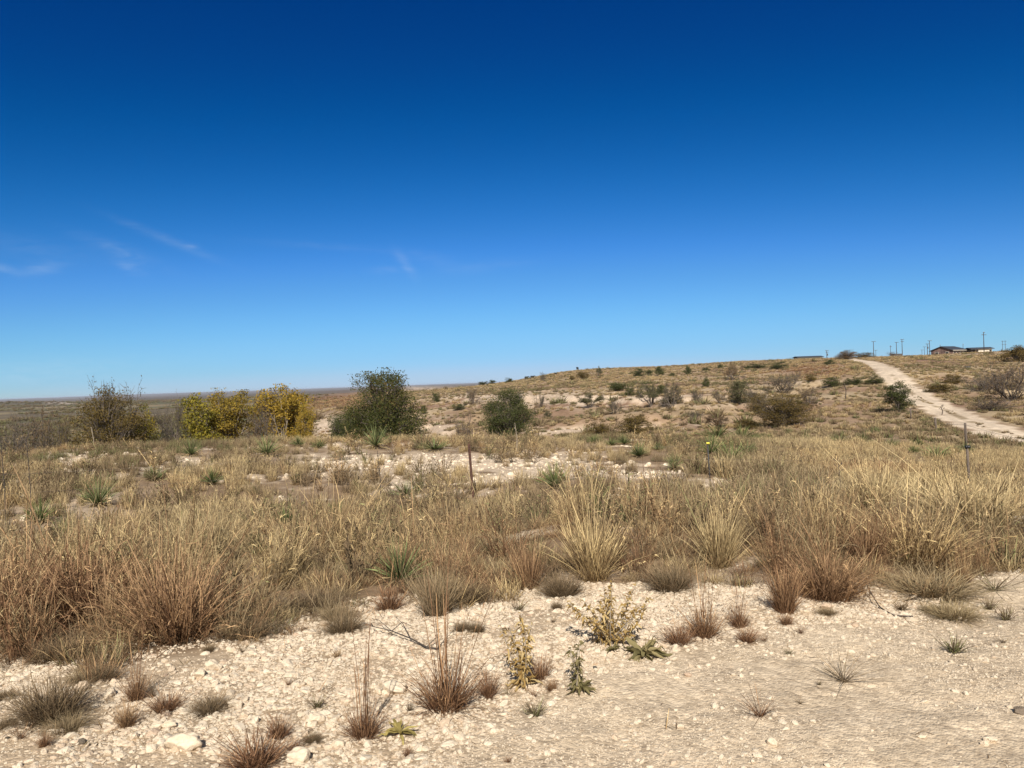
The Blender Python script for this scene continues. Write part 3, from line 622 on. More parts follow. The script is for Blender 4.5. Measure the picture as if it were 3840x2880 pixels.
    cover('meadow_grass', 13, 16500, 11.5, 47, lambda x, y, z, r, u, pu, pv: sst(11, 15, r) * (1 - .93 * np.clip(1.3 * bare(x, y, z, r, u, pu, pv), 0, 1)) * sst(.34 - .16 * np.maximum(sst(20, 26, r), 1 - sst(900, 1150, u)), .54 - .16 * np.maximum(sst(20, 26, r), 1 - sst(900, 1150, u)), fbm(x / 2.4, y / 2.4, 64, 3)) * (1 - (.70 * sst(850, 1100, u)) * (1 - sst(2300, 2800, u)) * (1 - sst(21, 26, r))) * clear(x, y),
          lambda g, x, y, r, u, pu, pv: .50 + (fbm(x / 4., y / 4., 65, 3) - .5) * .75 + g.normal(0, .1, len(x)) + .10 * (1 - sst(2900, 3300, u)) + .3 * sst(29, 34, r) * (1 - sst(2700, 3100, u)) * sst(.45, .55, fbm(x / 5., y / 5., 71, 2)) + .2 * (g.uniform(0, 1, len(x)) < .18) * (1 - sst(2900, 3300, u)),
          lambda g, x, y, r, u, pu, pv: (.62 + .55 * fbm(x / 3., y / 3., 66, 2)) * g.normal(1, .18, len(x)).clip(.5, 1.5) * (1 - .38 * (1 - sst(2500, 2800, u))) * (1 - .25 * sst(22, 30, r)), MIDT, .1, pw=.85)
    def keepC(x, y, z, r, u, pu, pv):
        rd = road_d(x, y)
        return ((rd > 2.5) | ((rd < .45) & (r < 125) & (fbm(x / 4., y / 4., 42, 3) > .45))) * np.maximum(.2 + .8 * sst(.35, .55, fbm(x / 6., y / 6., 67, 3)), (rd < 7) * .95) * (1 - .85 * bare(x, y, z, r, u, pu, pv))
    def tintC(g, x, y, r, u, pu, pv):
        lf = (1 - sst(700, 1200, u)) * sst(70, 140, r); red = np.clip(seg(pu, pv, 3080, 1400, 190, 26) + seg(pu, pv, 780, 1500, 330, 26) + seg(pu, pv, 1210, 1502, 260, 30), 0, 1)
        st = np.exp(-((pv - (1470 - .05 * (pu - 1920))) / 22) ** 2) + (road_d(x, y) < 6) * 1.0 + .8 * sst(3100, 3300, u) * (r < 120)
        return .60 + (fbm(x / 11., y / 11., 68, 3) - .5) * .75 + .12 * np.clip(st, 0, 1) - .62 * red + .38 * lf + g.normal(0, .12, len(x)) + .3 * (g.uniform(0, 1, len(x)) < .16)
    cover('hillside_grass', 14, 70000, 44, 420, keepC, tintC, lambda g, x, y, r, u, pu, pv: (.45 + .55 * g.beta(1.5, 3.5, len(x))) * (1 + .3 * sst(120, 300, r)) * np.where(road_d(x, y) < 1, .45, 1), FART, .08, pw=.62, u0=-450)
    cover('low_scrub', 16, 2600, 55, 400, lambda x, y, z, r, u, pu, pv: (road_d(x, y) > 4) * sst(.42, .6, fbm(x / 12., y / 12., 70, 3)),
          lambda g, x, y, r, u, pu, pv: np.where(g.uniform(0, 1, len(x)) < .55, .99, .9) + g.normal(0, .03, len(x)), lambda g, x, y, r, u, pu, pv: (.8 + 1.9 * g.beta(1.2, 3, len(x)))[:, None] * np.array([[1.15, 1.15, 1.0]]), FART, .05, pw=.62)
    cover('valley_scrub', 15, 9000, 150, 2600, lambda x, y, z, r, u, pu, pv: (1 - sst(800, 1300, u)) * sst(.42, .58, fbm(x / 70., y / 70., 69, 3)) * .9,
          lambda g, x, y, r, u, pu, pv: np.where(g.uniform(0, 1, len(x)) < .45, .99, .86) + g.normal(0, .05, len(x)), lambda g, x, y, r, u, pu, pv: (2.2 + 3.2 * g.beta(1.5, 3, len(x)))[:, None] * np.array([[1.2, 1.2, .9]]) * (1 + .6 * sst(600, 2000, r))[:, None], FART, .05, pw=.55, u0=-450, u1=1400)

# ------------------------------------------------------------------ shrubs and trees
def woody(seed, stems=6, lean=.5, seglen=.22, levels=3, kids=3, r0=.022, up=.15, wob=.22, split=.62, leaves=2500, ls=.022, lsig=.03, low=0.0, sides=5, droop=0.0, shape=None, leaf_lv=1):
    """branches and leaves of a woody plant, about 1 high and 1 wide"""
    rng = np.random.default_rng(seed); wood = MB(); twig = []; ends = []
    def grow(p, d, L, rad, lv):
        n = 4; pts = [p]; dd = d
        for k in range(n):
            dd = dd + rng.normal(0, wob, 3) + np.array([0, 0, up - droop * (lv == 0)]); dd = dd / np.linalg.norm(dd)
            pts.append(pts[-1] + dd * L / n)
        P = np.array(pts); wood.tube(P, np.linspace(rad, rad * .5, n + 1), sides if lv > 1 else 3, cap=False)
        if lv <= leaf_lv: twig.append(P)
        if lv == 0: ends.append(P[-1]); return
        for k in range(kids):
            f = rng.uniform(.35, 1.0) if k else 1.0
            i = min(int(f * n), n - 1); q = P[i] + (P[i + 1] - P[i]) * (f * n - i)
            c = dd + rng.normal(0, .75 if k else .35, 3); c /= np.linalg.norm(c)
            grow(q, c, L * split * rng.uniform(.75, 1.2), rad * (.55 if k else .62), lv - 1)
    for s in range(stems):
        a = 2 * math.pi * (s + rng.uniform(0, .8)) / stems; th = abs(rng.normal(lean, lean * .45))
        if s == 0: th *= .3
        d = np.array([math.sin(th) * math.cos(a), math.sin(th) * math.sin(a), math.cos(th)])
        grow(np.array([.03 * math.cos(a), .03 * math.sin(a), -.02]), d, seglen * rng.uniform(.8, 1.25) * 2, r0 * rng.uniform(.7, 1.1), levels)
    T = np.array(twig); n = leaves
    k = rng.integers(0, len(T), n); f = rng.uniform(0, 3.999, n); i = f.astype(int); f = (f - i)[:, None]
    pos = T[k, i] * (1 - f) + T[k, i + 1] * f + rng.normal(0, lsig, (n, 3))
    if shape is not None: pos = pos[shape(pos, rng)]; n = len(pos)
    pos = pos[pos[:, 2] > low]; n = len(pos)
    ctr = np.median(pos, 0) if n else np.zeros(3)
    a = rng.normal(0, 1, (n, 3)); a /= np.linalg.norm(a, axis=1)[:, None]; b = rng.normal(0, 1, (n, 3)); b = np.cross(a, b); b /= np.linalg.norm(b, axis=1)[:, None]
    s = (ls * rng.uniform(.55, 1.45, n))[:, None]
    V = np.stack([pos - a * s * .8, pos + b * s * .42, pos + a * s * .8, pos - b * s * .42], 1).reshape(-1, 3)
    cl = fbm(pos[:, 0] * 5 + 31, pos[:, 1] * 4 + pos[:, 2] * 5, seed, 2)
    tone = np.clip(.5 + (cl - .5) * 1.5 + rng.normal(0, .22, n), 0, 1)
    wv, wq, _, _ = wood.arrays()
    allp = np.concatenate([wv, V]) if n else wv
    lo, hi = np.percentile(allp[:, :2], 1), np.percentile(allp[:, :2], 99); sx = hi - lo; sz = np.percentile(V[:, 2] if leaves > 9000 else allp[:, 2], 98.5 if leaves > 9000 else 99.6)
    sc = np.array([1 / sx, 1 / sx, 1 / sz]); mid = np.array([(hi + lo) / 2, (hi + lo) / 2, 0]) * 0
    return (wv - mid) * sc, wq, (V - mid) * sc, np.arange(n * 4).reshape(-1, 4), np.repeat(tone, 4)
def dome(seed, ncl=80, per=150, ls=.012, cs=.055, rx=.42, zc=.42, rz=.5, surf=.42, flat=.06, spikes=10, r0=.011, lump=.35):
    """a rounded crown of leaf clusters, each at the end of a limb from the foot"""
    rng = np.random.default_rng(seed); wood = MB(); C0 = []; nrm = rng.normal(0, 1, (ncl * 3, 3)); nrm /= np.linalg.norm(nrm, axis=1)[:, None]
    rad = rng.uniform(0, 1, ncl * 3) ** surf * (1 - lump / 2 + lump * fbm(nrm[:, 0] * 2.1 + 7 + seed, nrm[:, 1] * 2.1 + nrm[:, 2] * 2.4, seed, 2))
    P = nrm * rad[:, None] * np.array([rx, rx, rz]) + np.array([0, 0, zc]); P = P[P[:, 2] > flat][:ncl]
    for k, c in enumerate(P):
        b0 = rng.normal(0, .02, 3) * (1, 1, 0); m1 = np.array([c[0] * .28, c[1] * .28, c[2] * .45]) + rng.normal(0, .02, 3); m2 = m1 + (c - m1) * .55 + rng.normal(0, .025, 3) + (0, 0, .03)
        wood.tube([b0 - (0, 0, .03), m1, m2, c], [r0 * rng.uniform(.6, 1.3), r0 * .7, r0 * .4, r0 * .2], 4, cap=False)
        for q in range(3): wood.tube([m2, (m2 + c) / 2 + rng.normal(0, .02, 3), c + rng.normal(0, cs * .9, 3)], [r0 * .3, r0 * .22, r0 * .12], 3, cap=False)
    for k in range(spikes):
        c = P[rng.integers(0, len(P))]; d = c - (0, 0, zc * .5); d = d / np.linalg.norm(d) + rng.normal(0, .25, 3) + (0, 0, .5); wood.tube([c, c + d * .05, c + d * .10], [r0 * .3, r0 * .2, r0 * .1], 3, cap=False)
    cnt = rng.poisson(per, len(P)); idx = np.repeat(np.arange(len(P)), cnt); n = len(idx)
    sg = cs * rng.uniform(.7, 1.25, (len(P), 3)) * (1, 1, .8); pos = P[idx] + rng.normal(0, 1, (n, 3)).clip(-1.6, 1.6) * sg[idx]; k = pos[:, 2] > .005; pos = pos[k]; idx = idx[k]; n = len(pos)
    a = rng.normal(0, 1, (n, 3)); a /= np.linalg.norm(a, axis=1)[:, None]; b = np.cross(a, rng.normal(0, 1, (n, 3))); b /= np.linalg.norm(b, axis=1)[:, None]; s_ = (ls * rng.uniform(.55, 1.45, n))[:, None]
    V = np.stack([pos - a * s_ * .8, pos + b * s_ * .42, pos + a * s_ * .8, pos - b * s_ * .42], 1).reshape(-1, 3)
    ct = rng.uniform(.1, .9, len(P)); tone = np.clip(ct[idx] * .6 + .2 + rng.normal(0, .2, n), 0, 1)
    wv, wq, _, _ = wood.arrays(); sx = np.percentile(V[:, 0], 99) - np.percentile(V[:, 0], 1); sz = np.percentile(V[:, 2], 99.5); sc = np.array([1 / sx, 1 / sx, 1 / sz])
    return wv * sc, wq, V * sc, np.arange(n * 4).reshape(-1, 4), np.repeat(tone, 4)
DOMES = {
 'juniper': dict(ncl=210, per=230, ls=.0105, cs=.055, spikes=20, zc=.34, rz=.56, surf=.5, flat=.03),
 'round': dict(ncl=115, per=230, ls=.0125, cs=.062, spikes=14),
 'olive_dome': dict(ncl=120, per=190, ls=.0105, cs=.058, spikes=40, lump=.5),
 'cottonwood': dict(ncl=80, per=150, ls=.017, cs=.055, rx=.36, zc=.5, rz=.5, spikes=10, flat=.08, lump=.6, surf=.5, r0=.010),
 'sapling': dict(ncl=46, per=110, ls=.020, cs=.06, rx=.3, zc=.55, rz=.5, spikes=8, flat=.1, lump=.7, surf=.6, r0=.012),
 'bush': dict(ncl=46, per=120, ls=.022, cs=.075, zc=.3, rz=.6, spikes=12, lump=.6),
}
KIND = {
 'juniper': dict(stems=12, lean=.72, levels=3, kids=4, r0=.016, up=.13, split=.66, leaves=36000, ls=.0105, lsig=.036, leaf_lv=2),
 'round': dict(stems=11, lean=.75, levels=3, kids=4, r0=.02, up=.14, split=.62, leaves=24000, ls=.0135, lsig=.045, leaf_lv=2),
 'mesquite': dict(stems=5, lean=.62, seglen=.26, levels=3, kids=4, r0=.03, up=.10, wob=.3, split=.6, leaves=9000, ls=.017, lsig=.04, low=.25),
 'umbrella': dict(stems=4, lean=.5, seglen=.28, levels=3, kids=4, r0=.035, up=.08, wob=.3, split=.58, leaves=11000, ls=.018, lsig=.045, low=.35),
 'bush': dict(stems=11, lean=.8, levels=2, kids=4, r0=.018, up=.12, split=.62, leaves=6500, ls=.022, lsig=.05),
 'bare': dict(stems=9, lean=.5, levels=3, kids=4, r0=.016, up=.10, wob=.24, split=.62, leaves=2000, ls=.016, lsig=.03),
 'twiggy': dict(stems=12, lean=.55, levels=3, kids=4, r0=.014, up=.12, wob=.22, split=.6, leaves=1900, ls=.013, lsig=.03),
 'cottonwood': dict(stems=6, lean=.46, seglen=.26, levels=3, kids=4, r0=.011, up=.17, split=.6, leaves=11000, ls=.0165, lsig=.04, low=.08),
 'sapling': dict(stems=3, lean=.3, seglen=.3, levels=3, kids=4, r0=.012, up=.18, split=.52, leaves=4500, ls=.02, lsig=.045, low=.1),
}
_plants = {}
def plant_meshes(kind, leaf, bark, seed):
    k = (kind, leaf, bark, seed)
    if k not in _plants:
        g = ('wood', kind, seed)
        if g not in _plants: _plants[g] = dome(seed, **DOMES[kind]) if kind in DOMES else woody(seed, **KIND[kind])
        wv, wq, lv, lq, tn = _plants[g]
        wm = mesh_np('trunk', wv, wq, None, {'g': M_TWIG, 'd': M_BARK, 'p': M_PALEBARK}[bark], None, True)
        lm = mesh_np('crown', lv, lq, None, M_LEAF[leaf], {'tone': tn}) if len(lv) else None
        _plants[k] = (wm, lm)
    return _plants[k]
def plant(name, kind, leaf, bark, seed, u, vb, w, h, r, label, cat, group=None, vt=None):
    """w, h in picture pixels; r = range in metres or None to stand where that pixel meets the ground"""
    x, y, z = at(u, vb, r); rr = math.hypot(x, y)
    W_ = w * rr / FPX * (1.05 if r is not None else 1.0)
    H_ = (zat(u, vb - h, rr) - z) if r is not None else h * rr / FPX
    o = empty(name, (x, y, z - .02 * H_), (seed * 2.399 + u * .013) % 6.283, (W_, W_, H_ * 1.02))
    wm, lm = plant_meshes(kind, leaf, bark, seed)
    obj('trunk', wm, o)
    if lm: obj('crown', lm, o)
    return tag(o, label, cat, group)
G_RAV, G_HILL, G_RIDGE = 'trees and tall shrubs beyond the rubble bank', 'shrubs on the far hillside', 'bushes along the hilltop'
TREES = [
 # name, kind, leaf, bark, seed, u, vbase, w, h, range, label, category
 ('juniper_tree', 'juniper', 'juniper', 'd', 1, 1440, 1640, 250, 240, 62, 'largest tree, a bushy dark olive-green mound rising above the horizon in the centre', 'tree'),
 ('juniper_bush', 'round', 'green', 'd', 2, 1300, 1640, 120, 100, 66, 'low deep-green bush leaning out from the left foot of the largest dark tree', 'bush'),
 ('juniper_tree', 'round', 'green', 'd', 3, 1908, 1625, 165, 162, 76, 'round dark green tree standing alone right of the largest tree', 'tree'),
 ('mesquite_tree', 'olive_dome', 'olive', 'd', 4, 415, 1640, 210, 174, 58, 'wide olive-brown bushy tree at left with bare grey twigs at its top', 'tree'),
 ('mesquite_tree', 'bare', 'grey', 'g', 5, 440, 1640, 165, 214, 60, 'bare grey twigs of a leafless tree poking out above the olive-brown tree', 'tree'),
 ('cottonwood_sapling', 'sapling', 'lime', 'p', 6, 543, 1635, 70, 112, 60, 'small yellow-green sapling tucked against the right side of the olive-brown tree', 'tree'),
 ('bare_shrub', 'twiggy', 'grey', 'g', 7, 640, 1640, 115, 140, 62, 'tall leafless grey-brown shrub between the olive-brown tree and the yellow cottonwoods', 'shrub'),
 ('cottonwood_tree', 'sapling', 'lime', 'p', 8, 748, 1645, 135, 160, 72, 'slim cottonwood with green and yellow leaves on a pale trunk, leftmost of the cottonwoods', 'tree'),
 ('cottonwood_tree', 'cottonwood', 'amber', 'p', 9, 862, 1648, 150, 180, 74, 'amber-leaved cottonwood with a ragged top in the middle of the cottonwoods', 'tree'),
 ('bare_shrub', 'twiggy', 'brown', 'g', 10, 975, 1645, 110, 130, 70, 'bare brown shrub filling the gap between the amber and the golden cottonwood', 'shrub'),
 ('cottonwood_tree', 'cottonwood', 'gold', 'p', 11, 1060, 1652, 190, 198, 76, 'brightest golden yellow cottonwood, left neighbour of the largest dark tree', 'tree'),
 ('cottonwood_sapling', 'cottonwood', 'gold', 'p', 12, 1142, 1652, 75, 135, 74, 'short golden cottonwood at the right foot of the brightest cottonwood', 'tree'),
 ('bare_shrub', 'twiggy', 'grey', 'g', 13, 40, 1640, 170, 88, 56, 'sprawling bare grey shrub at the far left edge of the photo', 'shrub'),
 ('bare_shrub', 'bare', 'brown', 'g', 14, 130, 1630, 100, 112, 64, 'tall thin bare brown shrub second from the left edge', 'shrub'),
 ('rusty_shrub', 'twiggy', 'olive', 'g', 15, 215, 1640, 120, 100, 58, 'low rusty-leaved shrub left of the olive-brown tree', 'shrub'),
]
for t in TREES: plant(*t[:12], group=G_RAV)
HILL = [
 ('bare_shrub', 'bare', 'brown', 'd', 21, 1776, 1517, 66, 66, None, 'small brown leafless shrub above and left of the round dark green tree'),
 ('rusty_shrub', 'twiggy', 'brown', 'g', 22, 1738, 1628, 90, 84, 72, 'rusty-brown shrub between the largest tree and the round dark green tree'),
 ('grey_shrub', 'bare', 'grey', 'g', 23, 2026, 1530, 50, 62, None, 'narrow bare grey shrub on the slope just right of the round dark green tree'),
 ('mesquite_shrub', 'umbrella', 'mesquite', 'd', 24, 2218, 1528, 100, 54, None, 'flat-topped green mesquite with dark trunk, alone in the middle of the slope'),
 ('bare_shrub', 'bare', 'grey', 'g', 25, 2302, 1552, 62, 56, None, 'thin bare shrub right below the flat-topped green mesquite'),
 ('mesquite_shrub', 'umbrella', 'mesquite', 'd', 26, 2443, 1522, 90, 84, None, 'grey-green mesquite with twisted dark trunks, left one of a touching pair'),
 ('mesquite_shrub', 'mesquite', 'grey', 'd', 27, 2520, 1530, 96, 96, None, 'nearly bare grey mesquite, right one of a touching pair'),
 ('bush', 'bush', 'green', 'd', 28, 2318, 1466, 72, 30, None, 'low wide dark green bush at the top of the pale bank'),
 ('bush', 'bush', 'green', 'd', 29, 2360, 1484, 34, 36, None, 'small upright dark bush on the face of the pale bank'),
 ('bare_shrub', 'twiggy', 'grey', 'g', 30, 2612, 1514, 64, 52, None, 'dim grey shrub a little right of the touching mesquite pair'),
 ('bush', 'twiggy', 'green', 'g', 31, 2610, 1576, 68, 50, None, 'dark low shrub alone on the brown slope below the grey shrub'),
 ('mesquite_shrub', 'bush', 'olive', 'd', 32, 2370, 1632, 134, 76, None, 'wide olive-green mesquite at the foot of the slope'),
 ('mesquite_shrub', 'bush', 'olive', 'd', 33, 2243, 1634, 86, 62, None, 'sparse olive shrub left of the wide mesquite at the foot of the slope'),
 ('bush', 'twiggy', 'olive', 'g', 34, 2700, 1512, 56, 48, None, 'yellowish twiggy shrub left of the two big grey mesquites'),
 ('mesquite_shrub', 'bush', 'mesquite', 'd', 35, 2772, 1514, 104, 84, None, 'tall grey-olive mesquite, left of the two big grey mesquites'),
 ('mesquite_shrub', 'bare', 'grey', 'd', 36, 2838, 1540, 120, 100, None, 'big bare grey mesquite hanging low over the brown slope'),
 ('mesquite_shrub', 'twiggy', 'grey', 'g', 37, 2935, 1474, 124, 82, None, 'wide misty grey leafless shrub on the slope left of the road'),
 ('mesquite_shrub', 'olive_dome', 'olive', 'd', 38, 2930, 1612, 200, 136, 72, 'biggest olive-brown mesquite thicket in front of the slope, left of the road'),
 ('bare_shrub', 'bare', 'brown', 'd', 39, 3028, 1524, 76, 74, None, 'bare brown shrub behind the right shoulder of the biggest olive thicket'),
 ('bush', 'bush', 'green', 'd', 40, 2648, 1452, 30, 36, None, 'small upright green bush above the pale bank, right half of the slope'),
 ('bush', 'bush', 'green', 'd', 41, 1637, 1508, 30, 36, None, 'small green bush on the bank just right of the largest tree'),
 ('bush', 'bush', 'green', 'd', 42, 1722, 1538, 50, 24, None, 'flat dark green bush below the small brown leafless shrub'),
 ('bush', 'bush', 'green', 'd', 43, 1590, 1552, 32, 32, None, 'little green bush touching the right side of the largest tree'),
 ('bare_shrub', 'bare', 'grey', 'g', 44, 1945, 1508, 36, 44, None, 'spindly grey shrub behind the top of the round dark green tree'),
 ('bush', 'bush', 'mesquite', 'd', 45, 2055, 1570, 34, 30, None, 'pale grey-green bush low on the slope right of the round dark tree'),
 ('mesquite_shrub', 'mesquite', 'brown', 'g', 46, 2690, 1600, 90, 44, None, 'brown scrubby shrub on the strip of pale stones left of the olive thicket'),
 ('bush', 'bush', 'olive', 'd', 47, 2800, 1612, 80, 40, None, 'yellow-green shrub touching the left foot of the biggest olive thicket'),
 ('mesquite_shrub', 'sapling', 'green', 'd', 48, 3372, 1546, 94, 102, None, 'green mesquite on a leaning dark trunk beside the dirt road'),
 ('bush', 'bush', 'green', 'd', 49, 3118, 1449, 62, 32, None, 'dark green bush on the bank left of the road, left of a row'),
 ('bush', 'bush', 'green', 'd', 50, 3205, 1442, 74, 26, None, 'low dark bush in the middle of the row left of the road'),
 ('bush', 'bush', 'green', 'd', 51, 3278, 1438, 62, 28, None, 'low dark bush of the row, nearest to the road edge'),
 ('bush', 'bush', 'olive', 'd', 52, 3040, 1430, 44, 26, None, 'olive bush just above the misty grey leafless shrub'),
 ('thicket', 'twiggy', 'brown', 'g', 53, 3790, 1500, 190, 120, None, 'dark brown leafless thicket at the right edge beyond the road'),
 ('thicket', 'twiggy', 'grey', 'g', 54, 3690, 1470, 130, 66, None, 'grey thicket in the field right of the road, left of the dark one'),
 ('bush', 'bush', 'olive', 'd', 55, 3576, 1440, 60, 32, None, 'small olive bush in the field just right of the dirt road'),
 ('bush', 'bush', 'olive', 'd', 56, 3520, 1470, 90, 26, None, 'low weedy bush on the right bank of the dirt road'),
 ('weedy_bush', 'twiggy', 'brown', 'g', 57, 3700, 1540, 150, 46, None, 'brown weedy bush on the right verge where the road turns'),
 ('bush', 'bush', 'green', 'd', 72, 2480, 1480, 44, 36, None, 'dark bush peeping over the nearly bare mesquite of the pair'),
]
for t in HILL: plant(*t, 'shrub', G_HILL)
RIDGE = [
 ('bush', 'umbrella', 'mesquite', 'd', 58, 2247, 1412, 34, 36, None, 'upright grey bush on a short trunk right of the black cow on the skyline'),
 ('bush', 'bush', 'olive', 'd', 59, 2186, 1420, 58, 26, None, 'wide low olive bush just below the black cow on the skyline'),
 ('bush', 'bush', 'olive', 'd', 60, 2145, 1427, 24, 18, None, 'tiny olive bush left of the wide low bush below the cow'),
 ('dead_snag', 'bare', 'grey', 'd', 61, 2036, 1430, 30, 36, None, 'dead dark snag near the left end of the ridge'),
 ('bush', 'bush', 'green', 'd', 62, 2395, 1412, 52, 32, None, 'big dark bush, left of the trio on the ridge'),
 ('bush', 'bush', 'green', 'd', 63, 2432, 1408, 26, 22, None, 'small dark bush in the middle of the trio on the ridge'),
 ('bush', 'bush', 'green', 'd', 64, 2474, 1408, 36, 34, None, 'tall dark bush, right of the trio on the ridge'),
 ('bush', 'bush', 'green', 'd', 65, 2522, 1413, 26, 16, None, 'small flat bush below and right of the trio on the ridge'),
 ('bush', 'bush', 'green', 'd', 66, 2581, 1405, 26, 36, None, 'narrow upright dark bush alone right of the trio on the ridge'),
 ('mesquite_shrub', 'mesquite', 'brown', 'd', 67, 2750, 1424, 72, 66, None, 'brown-green mesquite, largest plant on the open ridge'),
 ('bush', 'bush', 'green', 'd', 68, 2648, 1391, 30, 14, None, 'flat green bush left of the largest ridge mesquite'),
 ('bush', 'bush', 'green', 'd', 69, 2700, 1382, 22, 16, None, 'small green bush touching the left of the largest ridge mesquite'),
 ('bush', 'bush', 'green', 'd', 70, 2802, 1386, 24, 14, None, 'small bush right of the largest ridge mesquite'),
 ('bush', 'bush', 'green', 'd', 71, 2845, 1382, 70, 20, None, 'long low green bush well right of the largest ridge mesquite'),
 ('bush', 'bush', 'green', 'd', 73, 2915, 1384, 66, 26, None, 'dark low bush below the long low shed'),
 ('bush', 'bush', 'green', 'd', 74, 3108, 1369, 34, 20, None, 'dark green bush left of the tan leafless tree by the road top'),
 ('bare_tree', 'olive_dome', 'brown', 'g', 75, 3175, 1368, 54, 55, 335, 'tan, nearly leafless tree standing left of the road top'),
 ('scrub', 'bush', 'olive', 'g', 76, 3236, 1346, 66, 24, 370, 'dark scrub right of the tan leafless tree at the road top'),
 ('bush', 'twiggy', 'brown', 'g', 77, 3345, 1340, 30, 22, 392, 'brownish bush beside the small dark trailer on the skyline'),
 ('bush', 'bush', 'olive', 'd', 78, 3806, 1356, 92, 50, None, 'large dark olive bush high on the right edge'),
 ('ridge_tree', 'bush', 'green', 'd', 79, 1812, 1446, 40, 16, None, 'left dark tree of three on the horizon above the small brown shrub'),
 ('ridge_tree', 'bush', 'green', 'd', 80, 1846, 1442, 30, 18, None, 'middle dark tree of three on the horizon, tallest of them'),
 ('ridge_tree', 'bush', 'green', 'd', 81, 1907, 1436, 32, 20, None, 'right dark tree of three on the horizon, next to a pale mound'),
]
for t in RIDGE: plant(*t, 'bush', G_RIDGE)

# ------------------------------------------------------------------ yuccas
def yucca_parts(seed, n=85, nd=46):
    rng = np.random.default_rng(seed)
    def leaf(mb, n, lo, hi, L, w, sag, tone):
        el = rng.uniform(math.sin(lo), math.sin(hi), n); el = np.arcsin(el); a = rng.uniform(0, 2 * np.pi, n)
        ll = L * rng.uniform(.72, 1.12, n); d = np.c_[np.cos(el) * np.cos(a), np.cos(el) * np.sin(a), np.sin(el)]
        P = [d * .03 + np.array([0, 0, .05])]
        for k in range(1, 4): P.append(P[0] + d * ll[:, None] * k / 3 - np.array([0, 0, 1]) * (sag * rng.uniform(.3, 1.4, n) * (k / 3) ** 2 * ll)[:, None])
        P = np.stack(P, 1); s = np.cross(d, np.array([0, 0, 1.])); s /= np.linalg.norm(s, axis=1)[:, None] + 1e-6
        rollv = rng.normal(0, .7, n)[:, None]; s = s * np.cos(rollv) + np.cross(d, s) * np.sin(rollv)
        wp = np.array([.9, 1, .75, .1]) * w * .5; V = np.stack([P - s[:, None] * wp[None, :, None], P + s[:, None] * wp[None, :, None]], 2).reshape(-1, 3)
        i = (np.arange(n)[:, None] * 4 + np.arange(3)[None]) * 2; q = np.stack([i, i + 1, i + 3, i + 2], -1).reshape(-1, 4)
        mb.add(V, q, None, t=np.repeat(np.tile(np.linspace(0, 1, 4), n), 2), tone=np.repeat(rng.uniform(0, 1, n), 8))
    g = MB(); leaf(g, int(n * 1.7), R(15), R(88), .5, .0105, .10, 0)
    d = MB(); leaf(d, nd, R(-12), R(26), .38, .013, .30, 0)
    return g.mesh('leaves', M_YUCCA), d.mesh('dead_leaves', M_YDEAD)
YP = [yucca_parts(300 + k, n, nd) for k, (n, nd) in enumerate([(90, 50), (75, 70), (110, 40), (70, 50)])]
G_Y = 'yuccas in the dry grass'
def yucca(k, u, vb, w, h, label, r=None, tint=.5):
    x, y, z = at(u, vb, r); rr = math.hypot(x, y); hh = (zat(u, vb - h, r) - z if r else h * rr / FPX) / .52; ww = w * rr / FPX / .80; hh = min(hh, 1.3 * ww); ww *= 1.12; hh *= 1.15
    o = empty('yucca', (x, y, z - .02), u * .37 % 6.28, (ww, ww, max(hh, ww * .6)))
    for nm, me in zip(('leaves', 'dead_leaves'), YP[k % 4]):
        c = obj(nm, me, o); c['tint'] = tint * .6
    tag(o, label, 'yucca', G_Y); CLEAR.append((x, y, max(ww * .5, .32), 2.3 if rr < 13 else 3.2))
